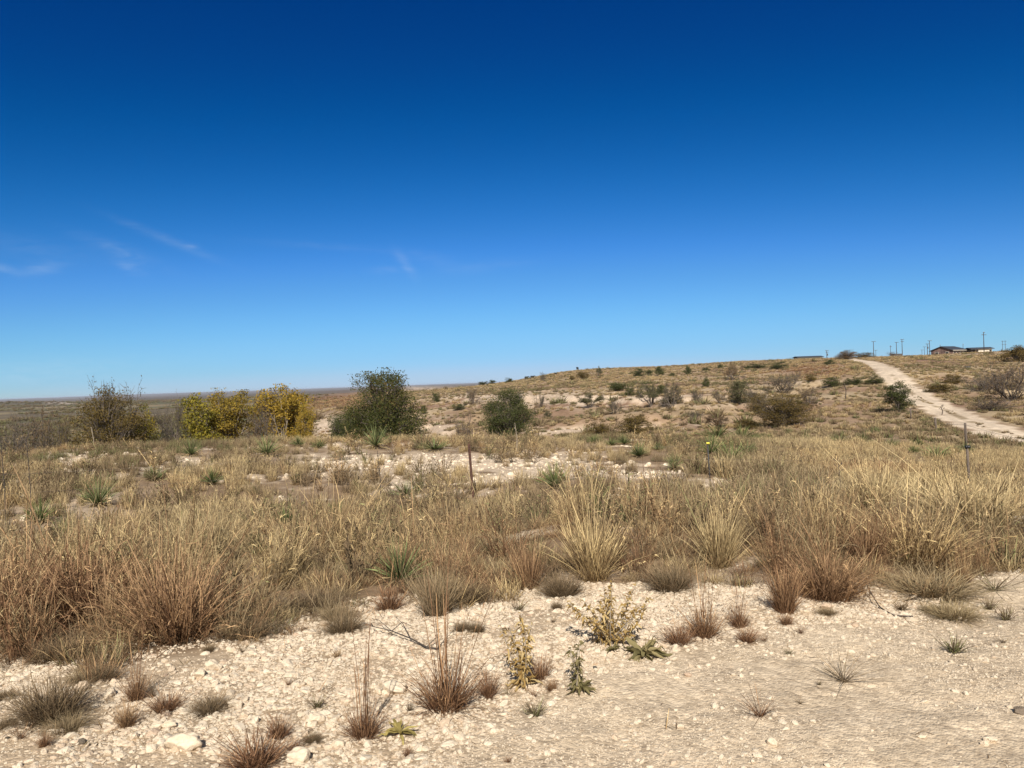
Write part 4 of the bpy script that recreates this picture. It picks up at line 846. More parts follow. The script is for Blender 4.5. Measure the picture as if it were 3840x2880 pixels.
YUC = [
 (1, 1500, 2190, 195, 210, 'nearest yucca, grey-green with a ring of straw-coloured dead leaves above red grass', None, .8),
 (0, 2082, 1835, 125, 125, 'large full green yucca midway between the rusty post and the yellow insulator', None, .4),
 (2, 2232, 1935, 120, 105, 'dark spiky yucca below and right of the large full yucca', None, .2),
 (0, 2602, 1945, 105, 95, 'small dark green yucca directly below the post with the yellow insulator', None, .2),
 (0, 2745, 1745, 120, 85, 'full green yucca right beside the yellow insulator, front one of two', None, .4),
 (2, 2668, 1712, 100, 80, 'green yucca right behind the yellow insulator, back one of two', None, .4),
 (3, 2690, 1650, 150, 55, 'wide green yucca clump above and right of the yellow insulator', None, .3),
 (0, 2785, 1652, 110, 52, 'green yucca touching the right side of the wide clump above the insulator', None, .35),
 (1, 2530, 1762, 85, 62, 'pale green yucca left of the post with the yellow insulator', None, .7),
 (2, 2395, 1715, 75, 60, 'faded yucca between the large full yucca and the yellow insulator, farther back', None, .7),
 (3, 2292, 1672, 55, 36, 'small dark yucca at the crest above the large full yucca', None, .3),
 (0, 2340, 1668, 60, 45, 'grey-green yucca at the crest, just right of a small dark one', None, .6),
 (2, 2228, 1664, 50, 36, 'tiny yucca at the crest, left of the small dark one', None, .5),
 (1, 1410, 1682, 105, 84, 'tall pale blue-green yucca on the crest in front of the largest tree', None, .9),
 (3, 1630, 1690, 130, 48, 'broad grey-green yucca patch on the crest left of the rusty post', None, .8),
 (1, 1000, 1712, 92, 84, 'grey-green yucca with dead leaf skirt in front of the golden cottonwood', None, .8),
 (0, 1120, 1674, 58, 44, 'faint yucca on the crest below the golden cottonwood', None, .6),
 (3, 1195, 1682, 56, 40, 'small dark yucca between the golden cottonwood and the largest tree', None, .3),
 (1, 1520, 1868, 105, 66, 'leaning yellow-green yucca at the lower edge of the white rubble', None, .6),
 (0, 1072, 1972, 90, 90, 'dark yucca in the tan grass, left one of two below the rubble', None, .3),
 (2, 1258, 1938, 75, 80, 'pale yucca in the tan grass, right one of two below the rubble', None, .8),
 (1, 972, 2090, 72, 105, 'narrow yucca half hidden in tall red-brown grass left of centre', None, .4),
 (0, 798, 1818, 80, 105, 'upright dark yucca right of the small left rubble patch', None, .3),
 (3, 715, 1694, 80, 50, 'grey yucca behind the small left rubble patch', 30, .7),
 (2, 215, 1752, 85, 90, 'green yucca high in the grass near the left edge', 16, .4),
 (1, 362, 1690, 115, 85, 'big straw-tinged yucca below the olive-brown tree', 20, .8),
 (0, 150, 1962, 95, 95, 'dim green yucca in deep grass at left, middle of a column of three', None, .3),
 (2, 78, 2210, 90, 150, 'nearest yucca at the left edge, sunk in red-brown grass', None, .35),
 (3, 3150, 1668, 62, 56, 'dark green yucca in the straw field below the roadside mesquite, leftmost of the large ones', None, .25),
 (0, 3028, 1658, 42, 32, 'small green yucca below the biggest olive thicket', None, .3),
 (2, 2968, 1666, 42, 30, 'small faint yucca just left of the one below the olive thicket', None, .5),
 (1, 2842, 1662, 52, 34, 'yucca at the crest between the wide clump and the olive thicket', None, .4),
 (0, 3240, 1668, 54, 44, 'dark yucca in the straw field, right of the leftmost large one', None, .3),
 (2, 3285, 1632, 46, 32, 'small yucca under the leaning roadside mesquite', None, .5),
 (3, 3342, 1680, 60, 40, 'flat yucca in the straw field under the right foot of the mesquite', None, .4),
 (0, 3446, 1674, 38, 44, 'upright small yucca left of the road bend', None, .3),
 (1, 3512, 1722, 110, 48, 'wide bright green yucca left of the post with the black insulator', None, .45),
 (2, 3424, 1700, 42, 28, 'small dark yucca touching the left of the wide bright green one', None, .2),
 (3, 3622, 1700, 60, 42, 'yucca directly behind the post with the black insulator', None, .35),
 (0, 2885, 1652, 36, 28, 'little yucca right beneath the left end of the olive thicket', None, .3),
 (2, 2570, 1650, 52, 34, 'yucca on the crest left of the wide clump above the insulator', None, .35),
 (1, 2800, 1705, 80, 48, 'grey-green yucca right of the two beside the yellow insulator', None, .8),
 (3, 580, 1800, 90, 50, 'low yellowish yucca right of the small left rubble patch, half dead', None, .9),
 (0, 2470, 1690, 50, 34, 'grey yucca at the crest well left of the yellow insulator', None, .8),
]
for k, u, vb, w, h, lab, r, ti in YUC: yucca(k, u, vb, w, h, lab, r, ti)

# ------------------------------------------------------------------ tussocks and tufts one can count
def tuft_parts(kind, seed):
    """blades, stalks (unit: about 1 wide, 1 high; stalks rise above)"""
    if kind == 'red': b = [dict(N=330, h=.70, base=.24, lean=.40, width=.0105, bend=.55, S=4), dict(N=170, h=.42, base=.30, lean=.8, width=.0105, bend=.9, S=3), dict(N=26, h=.5, base=.34, lean=1.5, width=.010, bend=.2, S=2)]
    elif kind == 'grey': b = [dict(N=900, h=.74, base=.34, lean=.46, width=.0085, bend=1.0, S=3, hv=.25), dict(N=400, h=.42, base=.40, lean=.9, width=.0085, bend=.8, S=3)]
    elif kind == 'sparse': b = [dict(N=70, h=.95, base=.10, lean=.62, width=.014, bend=.4, S=3)]
    elif kind == 'twig': b = [dict(N=90, h=.9, base=.16, lean=.5, width=.022, bend=.2, S=3, sp=(160, .12, .02, .2))]
    elif kind == 'tussock': b = [dict(N=420, h=.85, base=.17, lean=.27, width=.0075, bend=.35, S=4, hv=.2), dict(N=220, h=.42, base=.2, lean=.5, width=.008, bend=.7, S=3)]
    elif kind == 'shaggy': b = [dict(N=420, h=.9, base=.26, lean=.36, width=.0075, bend=.6, S=4, hv=.2, sp=(900, .10, .008, .15)), dict(N=240, h=.5, base=.32, lean=.7, width=.009, bend=.9, S=3)]
    m = grass_mesh('blades', seed, b)
    st = None
    if kind == 'red': st = grass_mesh('seed_stalks', seed + 50, [dict(N=26, h=1.75, base=.14, lean=.10, width=.013, bend=.12, S=4, sp=(40, .1, .016, .5))])
    if kind == 'tussock': st = grass_mesh('seed_stalks', seed + 50, [dict(N=70, h=1.15, base=.16, lean=.17, width=.006, bend=.25, S=4, sp=(160, .07, .006, .45))])
    if kind == 'shaggy': st = grass_mesh('seed_stalks', seed + 50, [dict(N=60, h=1.2, base=.2, lean=.25, width=.006, bend=.3, S=4, sp=(140, .07, .006, .45))])
    return m, st
TP = {}
def tuft(kind, k, u, vb, w, h, tint, label, stalk=1, name=None, cat='grass tuft', group='grass tufts on the bare gravel', r=None):
    if kind == 'grey': tint -= .07
    key = (kind, k % 3)
    if key not in TP: TP[key] = tuft_parts(kind, 400 + 7 * (k % 3) + {'red': 0, 'grey': 20, 'sparse': 40, 'twig': 60, 'tussock': 80, 'shaggy': 100}[kind])
    x, y, z = at(u, vb - .06 * h, r); rr = math.hypot(x, y); W_ = w * rr / FPX; H_ = h * rr / FPX
    m, st = TP[key]
    if not stalk: st = None
    nm = name or 'grass_tuft'; hk = .66 if kind in ('tussock', 'shaggy') else 1.0; sc = (W_ * 1.02, W_ * 1.02, H_ * hk)
    if st:
        o = empty(nm, (x, y, z), u * .71 % 6.28, sc)
        for n_, me in (('blades', m), ('seed_stalks', st)):
            c = obj(n_, me, o); c['tint'] = tint
            if n_ == 'seed_stalks' and stalk != 1: c.scale = (1, 1, stalk)
    else:
        o = obj(nm, m, None, (x, y, z)); o.rotation_euler = (0, 0, u * .71 % 6.28); o.scale = sc; o['tint'] = tint
    if name: CLEAR.append((x, y, W_ * .38, W_ * .9))
    return tag(o, label, cat, group)
TUFTS = [
 ('grey', 0, 205, 2478, 150, 85, .90, 'olive-grey mound below the left-hand red-brown tussocks, near the left edge', 0),
 ('grey', 1, 190, 2700, 185, 150, .92, 'big dark grey tuft in the bottom left of the gravel', 0),
 ('grey', 2, 250, 2745, 110, 60, .80, 'small faded mat clinging to the lower right of the big dark grey tuft', 0),
 ('red', 0, 510, 2630, 82, 110, .10, 'tall thin red tuft with upright stems on the left gravel', 1),
 ('sparse', 1, 572, 2620, 70, 70, .85, 'dull grey tuft leaning on the right side of the tall thin red tuft', 0),
 ('red', 1, 475, 2728, 85, 88, .25, 'short red-brown tuft right below the tall thin red tuft', 0),
 ('red', 2, 622, 2672, 115, 75, .04, 'dark red tuft right of the tall thin red tuft, wider than high', 0),
 ('grey', 0, 790, 2672, 118, 58, .90, 'flat grey mat between the dark red tuft and the flat pale boulder', 0),
 ('grey', 1, 385, 2552, 80, 56, .90, 'grey tuft on the gravel left above the tall thin red tuft', 0),
 ('grey', 2, 310, 2556, 80, 40, .78, 'straggly brown tuft left neighbour of a grey one, below the tussocks', 0),
 ('red', 0, 960, 2878, 210, 125, .02, 'largest dark purple-brown tuft cut by the bottom edge', 0),
 ('grey', 2, 940, 2392, 135, 78, .88, 'grey tuft on the gravel right of the biggest left tussock', 0),
 ('grey', 0, 785, 2444, 36, 30, .88, 'tiny grey tuft just below the right foot of the biggest left tussock', 0),
 ('sparse', 0, 910, 2448, 48, 32, .8, 'tiny spiky tuft below the grey tuft right of the biggest left tussock', 0),
 ('grey', 1, 14, 2625, 60, 36, .9, 'grey mat cut by the left edge, beside the big dark grey tuft', 0),
 ('grey', 2, 26, 2730, 56, 36, .88, 'small grey mat at the left edge, lower one', 0),
 ('sparse', 2, 78, 2772, 60, 40, .05, 'sparse purple tuft near the bottom left corner', 0),
 ('red', 1, 166, 2802, 46, 52, .06, 'small reddish tuft under the big dark grey tuft in the bottom left', 0),
 ('red', 2, 1045, 2772, 92, 95, .03, 'dark purple tuft above the largest one cut by the bottom edge', 0),
 ('grey', 0, 1172, 2785, 58, 38, .9, 'small grey tuft right of the dark purple tuft at the bottom', 0),
 ('red', 0, 1105, 2824, 58, 52, .0, 'small purple-brown tuft between the big bottom tuft and the round boulder', 0),
 ('twig', 1, 1190, 2658, 64, 42, .92, 'dark twiggy seedling alone on the gravel left of the thistle-like rosette', 0),
 ('red', 1, 1365, 2772, 140, 125, .05, 'tall slender purple-red tuft left of the yellow rosette, stems twice its height', 1.35),
 ('red', 2, 1675, 2672, 235, 195, .08, 'widest purple-red tuft in the lower centre, with tall thin stems', 1.0),
 ('red', 0, 1832, 2622, 85, 118, .0, 'upright purple tuft just right of the widest purple-red one', 0),
 ('grey', 1, 1290, 2374, 125, 86, .88, 'grey tuft on the gravel below the nearest yucca', 0),
 ('grey', 2, 1260, 2328, 100, 66, .78, 'brown-grey tuft behind the grey one below the nearest yucca', 0),
 ('grey', 0, 1738, 2372, 60, 52, .93, 'round grey tuft, left one of a pair under the tan tussock', 0),
 ('grey', 1, 1790, 2372, 50, 48, .94, 'round grey tuft, right one of a pair under the tan tussock', 0),
 ('twig', 2, 1262, 2466, 34, 28, .3, 'tiny reddish seedling above the stems of the tall slender tuft', 0),
 ('sparse', 0, 1080, 2570, 42, 30, .1, 'tiny red seedling above the dark twiggy seedling', 0),
 ('sparse', 1, 1905, 2612, 55, 50, .7, 'thin tan tuft between the upright purple tuft and the tan leafy weed', 0),
 ('twig', 0, 1535, 2675, 30, 45, .85, 'grey withered sprig above the yellow rosette', 0),
 ('twig', 1, 1527, 2842, 38, 42, .02, 'small purple sprig right below the yellow rosette', 0),
 ('red', 1, 2025, 2552, 92, 100, .04, 'purple-red tuft between the two tan leafy weeds', 0),
 ('red', 2, 2546, 2418, 115, 75, .03, 'purple tuft right of the green rosette, front left of the red tufts', 0),
 ('red', 0, 2640, 2394, 140, 125, .12, 'tall red tuft with upright stems, biggest right of the green rosette', 1),
 ('red', 1, 2772, 2355, 80, 82, .05, 'deep red tuft between the biggest red tuft and the right-hand tussocks', .9),
 ('red', 2, 2800, 2412, 86, 60, .02, 'dark red tuft directly below the deep red one', 0),
 ('sparse', 2, 2866, 2406, 46, 24, .1, 'tiny low red tuft right of the dark red one', 0),
 ('twig', 2, 2005, 2688, 84, 52, .95, 'dark twiggy dwarf bush alone on the packed gravel in the lower middle', 0),
 ('sparse', 0, 2850, 2690, 130, 66, .05, 'sparse purple tuft alone on packed gravel in the lower right', 0),
 ('red', 1, 2070, 2592, 50, 50, .15, 'small red tuft on the edge of the packed gravel, beside the green-leaved weed', 0),
 ('sparse', 1, 2005, 2616, 42, 42, .08, 'tiny red tuft left of the small red one on the edge of the packed gravel', 0),
 ('grey', 2, 2088, 2286, 36, 36, .9, 'small grey tuft left of the big tan leafy weed', 0),
 ('sparse', 2, 2075, 2336, 36, 28, .85, 'tiny grey sprig below the small grey tuft, left of the big tan leafy weed', 0),
 ('twig', 0, 1943, 2294, 62, 42, .9, 'dull grey twiggy tuft above the left tan leafy weed', 0),
 ('sparse', 1, 3160, 2560, 145, 80, .78, 'sparse straw tuft with dark base, alone on the right-hand gravel', 0),
 ('twig', 1, 3578, 2450, 88, 50, .99, 'small green weed alone on the right-hand gravel', 0),
 ('grey', 1, 3580, 2318, 130, 52, .72, 'brown mat of grass, largest alone on the upper right gravel', 0),
 ('grey', 0, 3500, 2296, 70, 24, .82, 'dark flat mat left of the largest brown mat', 0),
 ('twig', 2, 3382, 2290, 56, 30, .85, 'small grey weed on the gravel at the end of the dark stick', 0),
 ('twig', 0, 3710, 2288, 46, 36, .92, 'dark little weed right of the largest brown mat', 0),
 ('twig', 1, 3772, 2328, 56, 44, .9, 'grey weed at the right edge below the little dark one', 0),
 ('sparse', 0, 3762, 2412, 46, 22, .85, 'tiny grey sprig right of the small green weed', 0),
 ('twig', 2, 3072, 2570, 20, 16, .9, 'tiny dark sprig left of the sparse straw tuft', 0),
 ('twig', 0, 2957, 2454, 28, 18, .92, 'tiny dark sprig on the gravel below the red tussock row', 0),
 ('sparse', 1, 3205, 2350, 26, 26, .04, 'tiny purple sprig on the gravel left of the dark stick', 0),
 ('sparse', 2, 3003, 2378, 40, 36, .03, 'purple sprig below the reddest tussock on the right', 0),
 ('grey', 2, 3102, 2306, 52, 30, .8, 'small tan-grey mound beside the dark stick, below the tussocks', 0),
 ('red', 0, 2950, 2346, 52, 56, .08, 'little red tuft at the lower left foot of the right-hand tussocks', 0),
 ('sparse', 2, 3728, 2218, 130, 52, .97, 'spreading greenish tuft on the gravel near the right edge', 0),
 ('grey', 1, 3490, 2240, 240, 95, .76, 'wide slumped grey-brown tussock at the right grass edge', 0),
 ('twig', 2, 3765, 2140, 150, 110, .93, 'thin grey weedy bush at the right edge of the gravel', 0),
 ('twig', 1, 3690, 2105, 120, 90, .94, 'thin grey weedy bush left of the one at the right edge', 0),
 ('twig', 0, 1905, 2860, 30, 20, .05, 'tiny purple sprig at the bottom edge below the middle', 0),
 ('sparse', 0, 3000, 2640, 40, 20, .8, 'tiny straw sprig between the two sparse tufts on the packed gravel', 0),
]
for kd, k, u, vb, w, h, ti, lab, st in TUFTS: tuft(kd, k, u, vb, w, h, ti, lab, st)
G_T = 'large grass tussocks along the edge of the gravel'
TUSS = [
 ('shaggy', 0, 300, 2345, 340, 330, .10, 'shaggy red-brown tussock at left, second from the left edge'),
 ('shaggy', 1, 665, 2425, 350, 380, .16, 'biggest left tussock, red-brown with pale leaning stems, jutting onto the gravel'),
 ('shaggy', 2, 60, 2330, 230, 300, .12, 'red-brown tussock cut by the left edge'),
 ('tussock', 0, 1640, 2318, 225, 235, .76, 'tan-grey fan-shaped tussock standing free in front of the grass, left of centre'),
 ('red', 0, 1460, 2292, 120, 90, .06, 'dark red tussock right under the nearest yucca'),
 ('tussock', 1, 1985, 2222, 150, 240, .17, 'upright rusty-red tussock right of the tan-grey fan-shaped one'),
 ('grey', 0, 2105, 2240, 130, 110, .9, 'soft grey tussock in front of the tall tan one in the centre'),
 ('tussock', 2, 2225, 2190, 260, 330, .48, 'tall tan tussock with thin stalks in the centre, above the tan leafy weeds'),
 ('tussock', 0, 2700, 2140, 210, 290, .55, 'tall straw tussock standing free under the small dark green yucca'),
 ('grey', 1, 2515, 2215, 150, 120, .86, 'grey-green mound between the two tall tan tussocks'),
 ('tussock', 1, 2945, 2310, 150, 240, .12, 'reddest tussock, first in the right-hand row on the gravel edge'),
 ('shaggy', 0, 3105, 2265, 240, 250, .17, 'broad red-brown tussock in the right-hand row, next to the reddest'),
 ('tussock', 2, 3245, 2130, 170, 210, .18, 'rusty tussock behind the broad red-brown one'),
 ('shaggy', 1, 3430, 2140, 280, 300, .42, 'tall tan tussock leaning right in the right-hand row'),
 ('shaggy', 2, 3655, 2025, 330, 270, .57, 'brightest straw-yellow tussock near the right edge'),
 ('tussock', 0, 3280, 1950, 260, 230, .54, 'straw-yellow tussock behind the rusty one, right half'),
 ('red', 1, 3612, 2188, 60, 66, .2, 'small rusty tuft at the right tip of the grass edge'),
 ('grey', 2, 1770, 2262, 120, 90, .92, 'grey tuft hiding behind the tan-grey fan-shaped tussock'),
 ('grey', 0, 1165, 2290, 200, 95, .9, 'wide soft grey tussock under the red-brown grass left of the nearest yucca'),
]
for kd, k, u, vb, w, h, ti, lab in TUSS: tuft(kd, k, u, vb, w, h, ti, lab, 1, 'grass_tussock', 'grass tussock', G_T)

# ------------------------------------------------------------------ leafy weeds and rosettes
M_TAN = leaf_mat('dried_broad_leaf', [(0, (.19, .115, .04)), (.5, (.38, .255, .095)), (1, (.55, .42, .21))], .25)
M_DULL = leaf_mat('dull_green_leaf', [(0, (.15, .13, .06)), (.55, (.25, .21, .10)), (1, (.42, .34, .17))], .4)
M_ROSE = leaf_mat('yellow_green_rosette_leaf', [(0, (.20, .16, .055)), (.6, (.33, .26, .09)), (1, (.42, .34, .13))], .2)
def broad_leaves(mb, rng, org, dirs, L, w, sag, fold=.25):
    """curved, slightly folded lance leaves; org and dirs are (n,3)"""
    n = len(org); L = np.broadcast_to(L, (n,)); S = 5; d = dirs / np.linalg.norm(dirs, axis=1)[:, None]
    P = np.stack([org + d * (L * k / S)[:, None] + np.array([0, 0, -1.]) * (sag * rng.uniform(.4, 1.5, n) * (k / S) ** 2 * L)[:, None] for k in range(S + 1)], 1)
    s = np.cross(d, np.array([0, 0, 1.])); s /= np.linalg.norm(s, axis=1)[:, None] + 1e-6
    tw = rng.normal(0, .5, n)[:, None]; up = np.cross(s, d); s2 = s * np.cos(tw) + up * np.sin(tw); up2 = np.cross(s2, d)
    pr = np.array([.28, .72, 1, .9, .55, .04]) * .5; ww = (w * rng.uniform(.7, 1.2, n))
    V = []
    for sg in (-1, 0, 1):
        V.append(P + s2[:, None] * (sg * pr[None, :, None] * ww[:, None, None]) + up2[:, None] * ((fold * abs(sg)) * pr[None, :, None] * ww[:, None, None]))
    V = np.stack(V, 2).reshape(-1, 3)
    i = np.arange(n)[:, None, None] * (S + 1) * 3 + np.arange(S)[None, :, None] * 3 + np.arange(2)[None, None]
    q = np.stack([i, i + 1, i + 4, i + 3], -1).reshape(-1, 4)
    mb.add(V, q, None, tone=np.repeat(rng.uniform(0, 1, n), (S + 1) * 3))
def weed(name, u, vb, w, h, label, seed, mat, stems, nl, ll, lw, cat='weed', rosette=0, lean=.35):
    rng = np.random.default_rng(seed); x, y, z = at(u, vb); rr = math.hypot(x, y); W_ = w * rr / FPX; H_ = h * rr / FPX
    o = empty(name, (x, y, z)); lf = MB(); st = MB()
    for k in range(stems):
        a = rng.uniform(0, 6.28); th = abs(rng.normal(lean, .15)) if k else .08
        top = np.array([math.sin(a) * math.sin(th) * W_ * .9, math.cos(a) * math.sin(th) * W_ * .9, H_ * rng.uniform(.6, 1.0) if k else H_ * .95]); b0 = rng.normal(0, W_ * .05, 3) * (1, 1, 0)
        f = np.linspace(0, 1, 7)[:, None]; P = b0 + (top - b0) * f + np.sin(f * 3) * rng.normal(0, W_ * .05, 3)
        st.tube(P, np.linspace(.005, .002, 7), 5)
        t = rng.uniform(.12, 1, nl); org = np.stack([np.interp(t, f[:, 0], P[:, c]) for c in range(3)], 1)
        an = rng.uniform(0, 6.28, nl); dr = np.c_[np.cos(an), np.sin(an), rng.normal(.45, .5, nl)]
        broad_leaves(lf, rng, org, dr, ll * rng.uniform(.5, 1.2, nl) * (1.15 - .5 * t), lw, .55)
    if rosette:
        an = np.arange(rosette) * 2.4 + rng.normal(0, .2, rosette); dr = np.c_[np.cos(an), np.sin(an), rng.uniform(.05, 1.1, rosette)]
        broad_leaves(lf, rng, np.zeros((rosette, 3)) + (0, 0, .015), dr, W_ * .52 * rng.uniform(.7, 1.1, rosette), W_ * .10, .35, .35)
    obj('leaves', lf.mesh('leaves', mat), o)
    if stems: obj('stem', st.mesh('stem', M_PALEBARK), o)
    return tag(o, label, cat, 'broad-leaved weeds on the gravel')
weed('leafy_weed', 1962, 2575, 170, 285, 'upright tan leafy weed, left of the dried leafy weeds, with curled leaves at its foot', 501, M_TAN, 6, 44, .062, .014, rosette=14, lean=.3)
weed('leafy_weed', 2290, 2420, 270, 225, 'biggest dried weed, a tangle of tan leaves in the centre of the gravel edge', 502, M_TAN, 15, 46, .06, .014, lean=.62)
weed('leafy_weed', 2175, 2592, 150, 185, 'green-leaved weed with a tan skirt between the left and the biggest tan leafy weed', 503, M_DULL, 4, 24, .06, .014, rosette=22, lean=.4)
weed('rosette_weed', 2412, 2462, 205, 70, 'dull green rosette at the right foot of the biggest tan leafy weed', 504, M_DULL, 0, 0, .1, .02, rosette=38)
weed('rosette_weed', 2298, 2448, 90, 50, 'small dark rosette under the biggest tan leafy weed', 505, M_DULL, 0, 0, .1, .02, rosette=20)
weed('rosette_weed', 1500, 2758, 160, 50, 'flat yellow-green rosette with broad leaves in the lower centre', 506, M_ROSE, 0, 0, .1, .03, rosette=15)
weed('rosette_weed', 40, 2395, 110, 60, 'pale green spiky rosette on bare soil at the left edge', 507, M_DULL, 0, 0, .1, .02, rosette=16)

# ------------------------------------------------------------------ single stones
def stone(u, vb, w, h, label, seed, tint=.3, flat=.75, name='boulder'):
    x, y, z = at(u, vb - h * .25); rr = math.hypot(x, y); W_ = w * rr / FPX; H_ = h * rr / FPX
    me = rock_mesh(name, seed, 4, 1.0, .55)
    o = obj(name, me, None, (x, y, z + H_ * .22)); o.scale = (W_, W_ * .9, max(H_ * .95, W_ * .35)); o.rotation_euler = (0, 0, seed * 1.3 % .7 - .35); o['tint'] = tint if tint > .9 else .28 + tint * .8
    return tag(o, label, 'stone', 'single stones on the gravel')
STONES = [
 (748, 2548, 58, 48, 'pale block with a black shadow beside it on the left gravel', .15), (800, 2520, 62, 44, 'pale rounded stone right above the block with the black shadow', .2),
 (1478, 2612, 98, 66, 'flat whitish boulder between the two tall purple-red tufts', .0), (1122, 2872, 96, 62, 'round pale boulder cut by the bottom edge', .05),
 (690, 2830, 135, 95, 'big flat slab at the bottom left, largest stone of all', .1), (880, 2662, 56, 38, 'rounded stone right of the flat grey mat', .1),
 (308, 2796, 34, 26, 'dark olive pebble in the bottom left', .99), (312, 2592, 52, 40, 'tan-pink stone right of the big dark grey tuft', .55),
 (412, 2622, 40, 34, 'whitish stone left of the tall thin red tuft', .1), (585, 2742, 56, 44, 'grey-white stone below the dark red tuft', .2),
 (632, 2742, 62, 48, 'pale stone right of the grey-white one below the dark red tuft', .25), (198, 2765, 46, 36, 'whitish stone under the big dark grey tuft', .1),
 (1182, 2722, 75, 62, 'whitish boulder under the dark twiggy seedling', .08), (1240, 2740, 62, 46, 'lower pale stone right of the whitish boulder', .2),
 (1300, 2648, 46, 40, 'buff stone left of the tall slender tuft', .45), (2532, 2440, 30, 26, 'white stone beside the front left purple tuft', .0),
 (1740, 2322, 42, 40, 'buff stone at the right foot of the tan-grey fan-shaped tussock', .5), (1218, 2352, 40, 34, 'buff stone among the grey tufts below the nearest yucca', .5),
 (1272, 2808, 62, 40, 'half-buried stone left of the yellow rosette', .2), (2895, 2800, 42, 34, 'pale stone with a shadow to its left, lower right', .05),
 (3715, 2790, 46, 34, 'pale stone, lower right corner, biggest of a small cluster', .05), (3690, 2800, 30, 24, 'smaller pale stone touching the biggest of the corner cluster', .1),
 (2578, 2540, 34, 20, 'pinkish flat stone on the packed gravel in the middle', .75), (3458, 2772, 34, 22, 'small pale stone lower right, left of the corner cluster', .1),
 (3098, 2288, 50, 32, 'pinkish slab at the gravel edge near the dark stick', .7), (3335, 2268, 34, 24, 'pale stone above the end of the dark stick', .15),
 (3838, 2680, 60, 22, 'dark flat shape cut by the right edge', .98), (1540, 2690, 26, 30, 'pale stone above the yellow rosette', .1),  # the right-edge piece is only a flat shape in the darkest tint
 (2180, 2325, 44, 22, 'pale buff slab left of the biggest tan leafy weed', .2), (1020, 2640, 50, 26, 'white stone in the left middle of the gravel', .0),
]
for k, (u, vb, w, h, lab, ti) in enumerate(STONES): stone(u, vb, w, h, lab, 700 + k, ti, name='boulder' if w > 60 else 'stone')

# ------------------------------------------------------------------ sticks and dead stalks
M_DKTWIG = simple('dark_twig', (.06, .045, .035), .9, .4, 30)
def ground_line(pix, lift, rad, name, label, cat, mat):
    P = []
    for k, (u, v) in enumerate(pix):
        x, y, z = hit(u, v); P.append((x, y, z + lift[k]))
    P = np.array(P); t = np.linspace(0, len(P) - 1, 26); Q = np.stack([np.interp(t, range(len(P)), P[:, c]) for c in range(3)], 1)
    Q[1:-1] = (Q[:-2] + Q[1:-1] * 2 + Q[2:]) / 4
    mb = MB(); mb.tube(Q, np.linspace(rad, rad * .6, len(Q)), 6)
    o = obj(name, mb.mesh(name, mat, True)); return tag(o, label, cat), Q
ground_line([(3424, 2318), (3352, 2314), (3300, 2285), (3262, 2240), (3232, 2205)], [.01, .01, .012, .05, .12], .006, 'stick', 'thin dark curved stick lying on the gravel at right', 'stick', M_DKTWIG)
def dead_branch():
    mb = MB(); rng = np.random.default_rng(9)
    main = [(1640, 2442), (1600, 2440), (1540, 2412), (1470, 2388), (1400, 2375), (1360, 2365)]
    P = np.array([np.array(hit(u, v)) + (0, 0, .015 + .008 * k) for k, (u, v) in enumerate(main)]); mb.tube(P, np.linspace(.006, .002, 6), 5)
    for i, (u, v) in [(0, (1710, 2380)), (1, (1650, 2410)), (2, (1480, 2330)), (3, (1395, 2340)), (3, (1545, 2370)), (4, (1385, 2390))]:
        e = np.array(hit(u, v)) + (0, 0, .04); m = (P[i] + e) / 2 + rng.normal(0, .015, 3) + (0, 0, .02); mb.tube([P[i], m, e], [.0035, .0025, .0012], 4)
    tag(obj('dead_branch', mb.mesh('dead_branch', M_DKTWIG)), 'forked dry dead branch lying on the gravel behind the widest purple-red tuft', 'branch')
dead_branch()
def stalk(u, vt, vb, r, label, head=.02, mat=None, name='dead_stalk'):
    x, y, z = at(u, vb, r); zt = zat(u, vt, r); P = np.array([(x, y, z - .03), (x + .01 * r / 10, y, (z + zt) / 2), (x - .015 * r / 10, y, zt)])
    mb = MB(); t = np.linspace(0, 2, 9); Q = np.stack([np.interp(t, [0, 1, 2], P[:, c]) for c in range(3)], 1); mb.tube(Q, np.linspace(.008, .005, 9) * max(1, r / 14), 5)
    o = obj(name, mb.mesh(name, mat or M_DKTWIG))
    hb = MB(); rng = np.random.default_rng(int(u))
    for k in range(7):
        f = rng.uniform(.5, 1); p = P[0] + (P[2] - P[0]) * f; a = rng.uniform(0, 6.28); e = p + np.array([math.cos(a), math.sin(a), .9]) * head * rng.uniform(1, 3); hb.tube([p, (p + e) / 2, e], [.003, .003, head * .35], 5)
    obj('seed_head', hb.mesh('seed_head', mat or M_DKTWIG), o)
    return tag(o, label, 'dead stalk', 'dead weed stalks in the grass')
stalk(108, 1638, 1760, 17, 'dark dead stalk with a knobbly head near the left edge', .03)
stalk(12, 1650, 1770, 17, 'dark dead stalk at the very left edge', .03)
stalk(350, 1600, 1700, 40, 'pale upright dead stalk in front of the olive-brown tree', .02, M_PALEBARK)
stalk(1938, 1585, 1700, 30, 'pale dead stalk in front of the round dark green tree', .02, M_PALEBARK)
stalk(3533, 1525, 1578, 84, 'dark dead weed beside the road, right of the roadside mesquite', .12)
stalk(3170, 1432, 1480, 112, 'lone dark stalk like a thin post left of the roadside mesquite', .05)
stalk(3150, 1715, 1830, 15, 'dark dead weed with a bent seed head in the straw grass at right', .03)
stalk(1425, 1690, 1840, 16, 'thin dark dead stalk standing in the white rubble', .02)

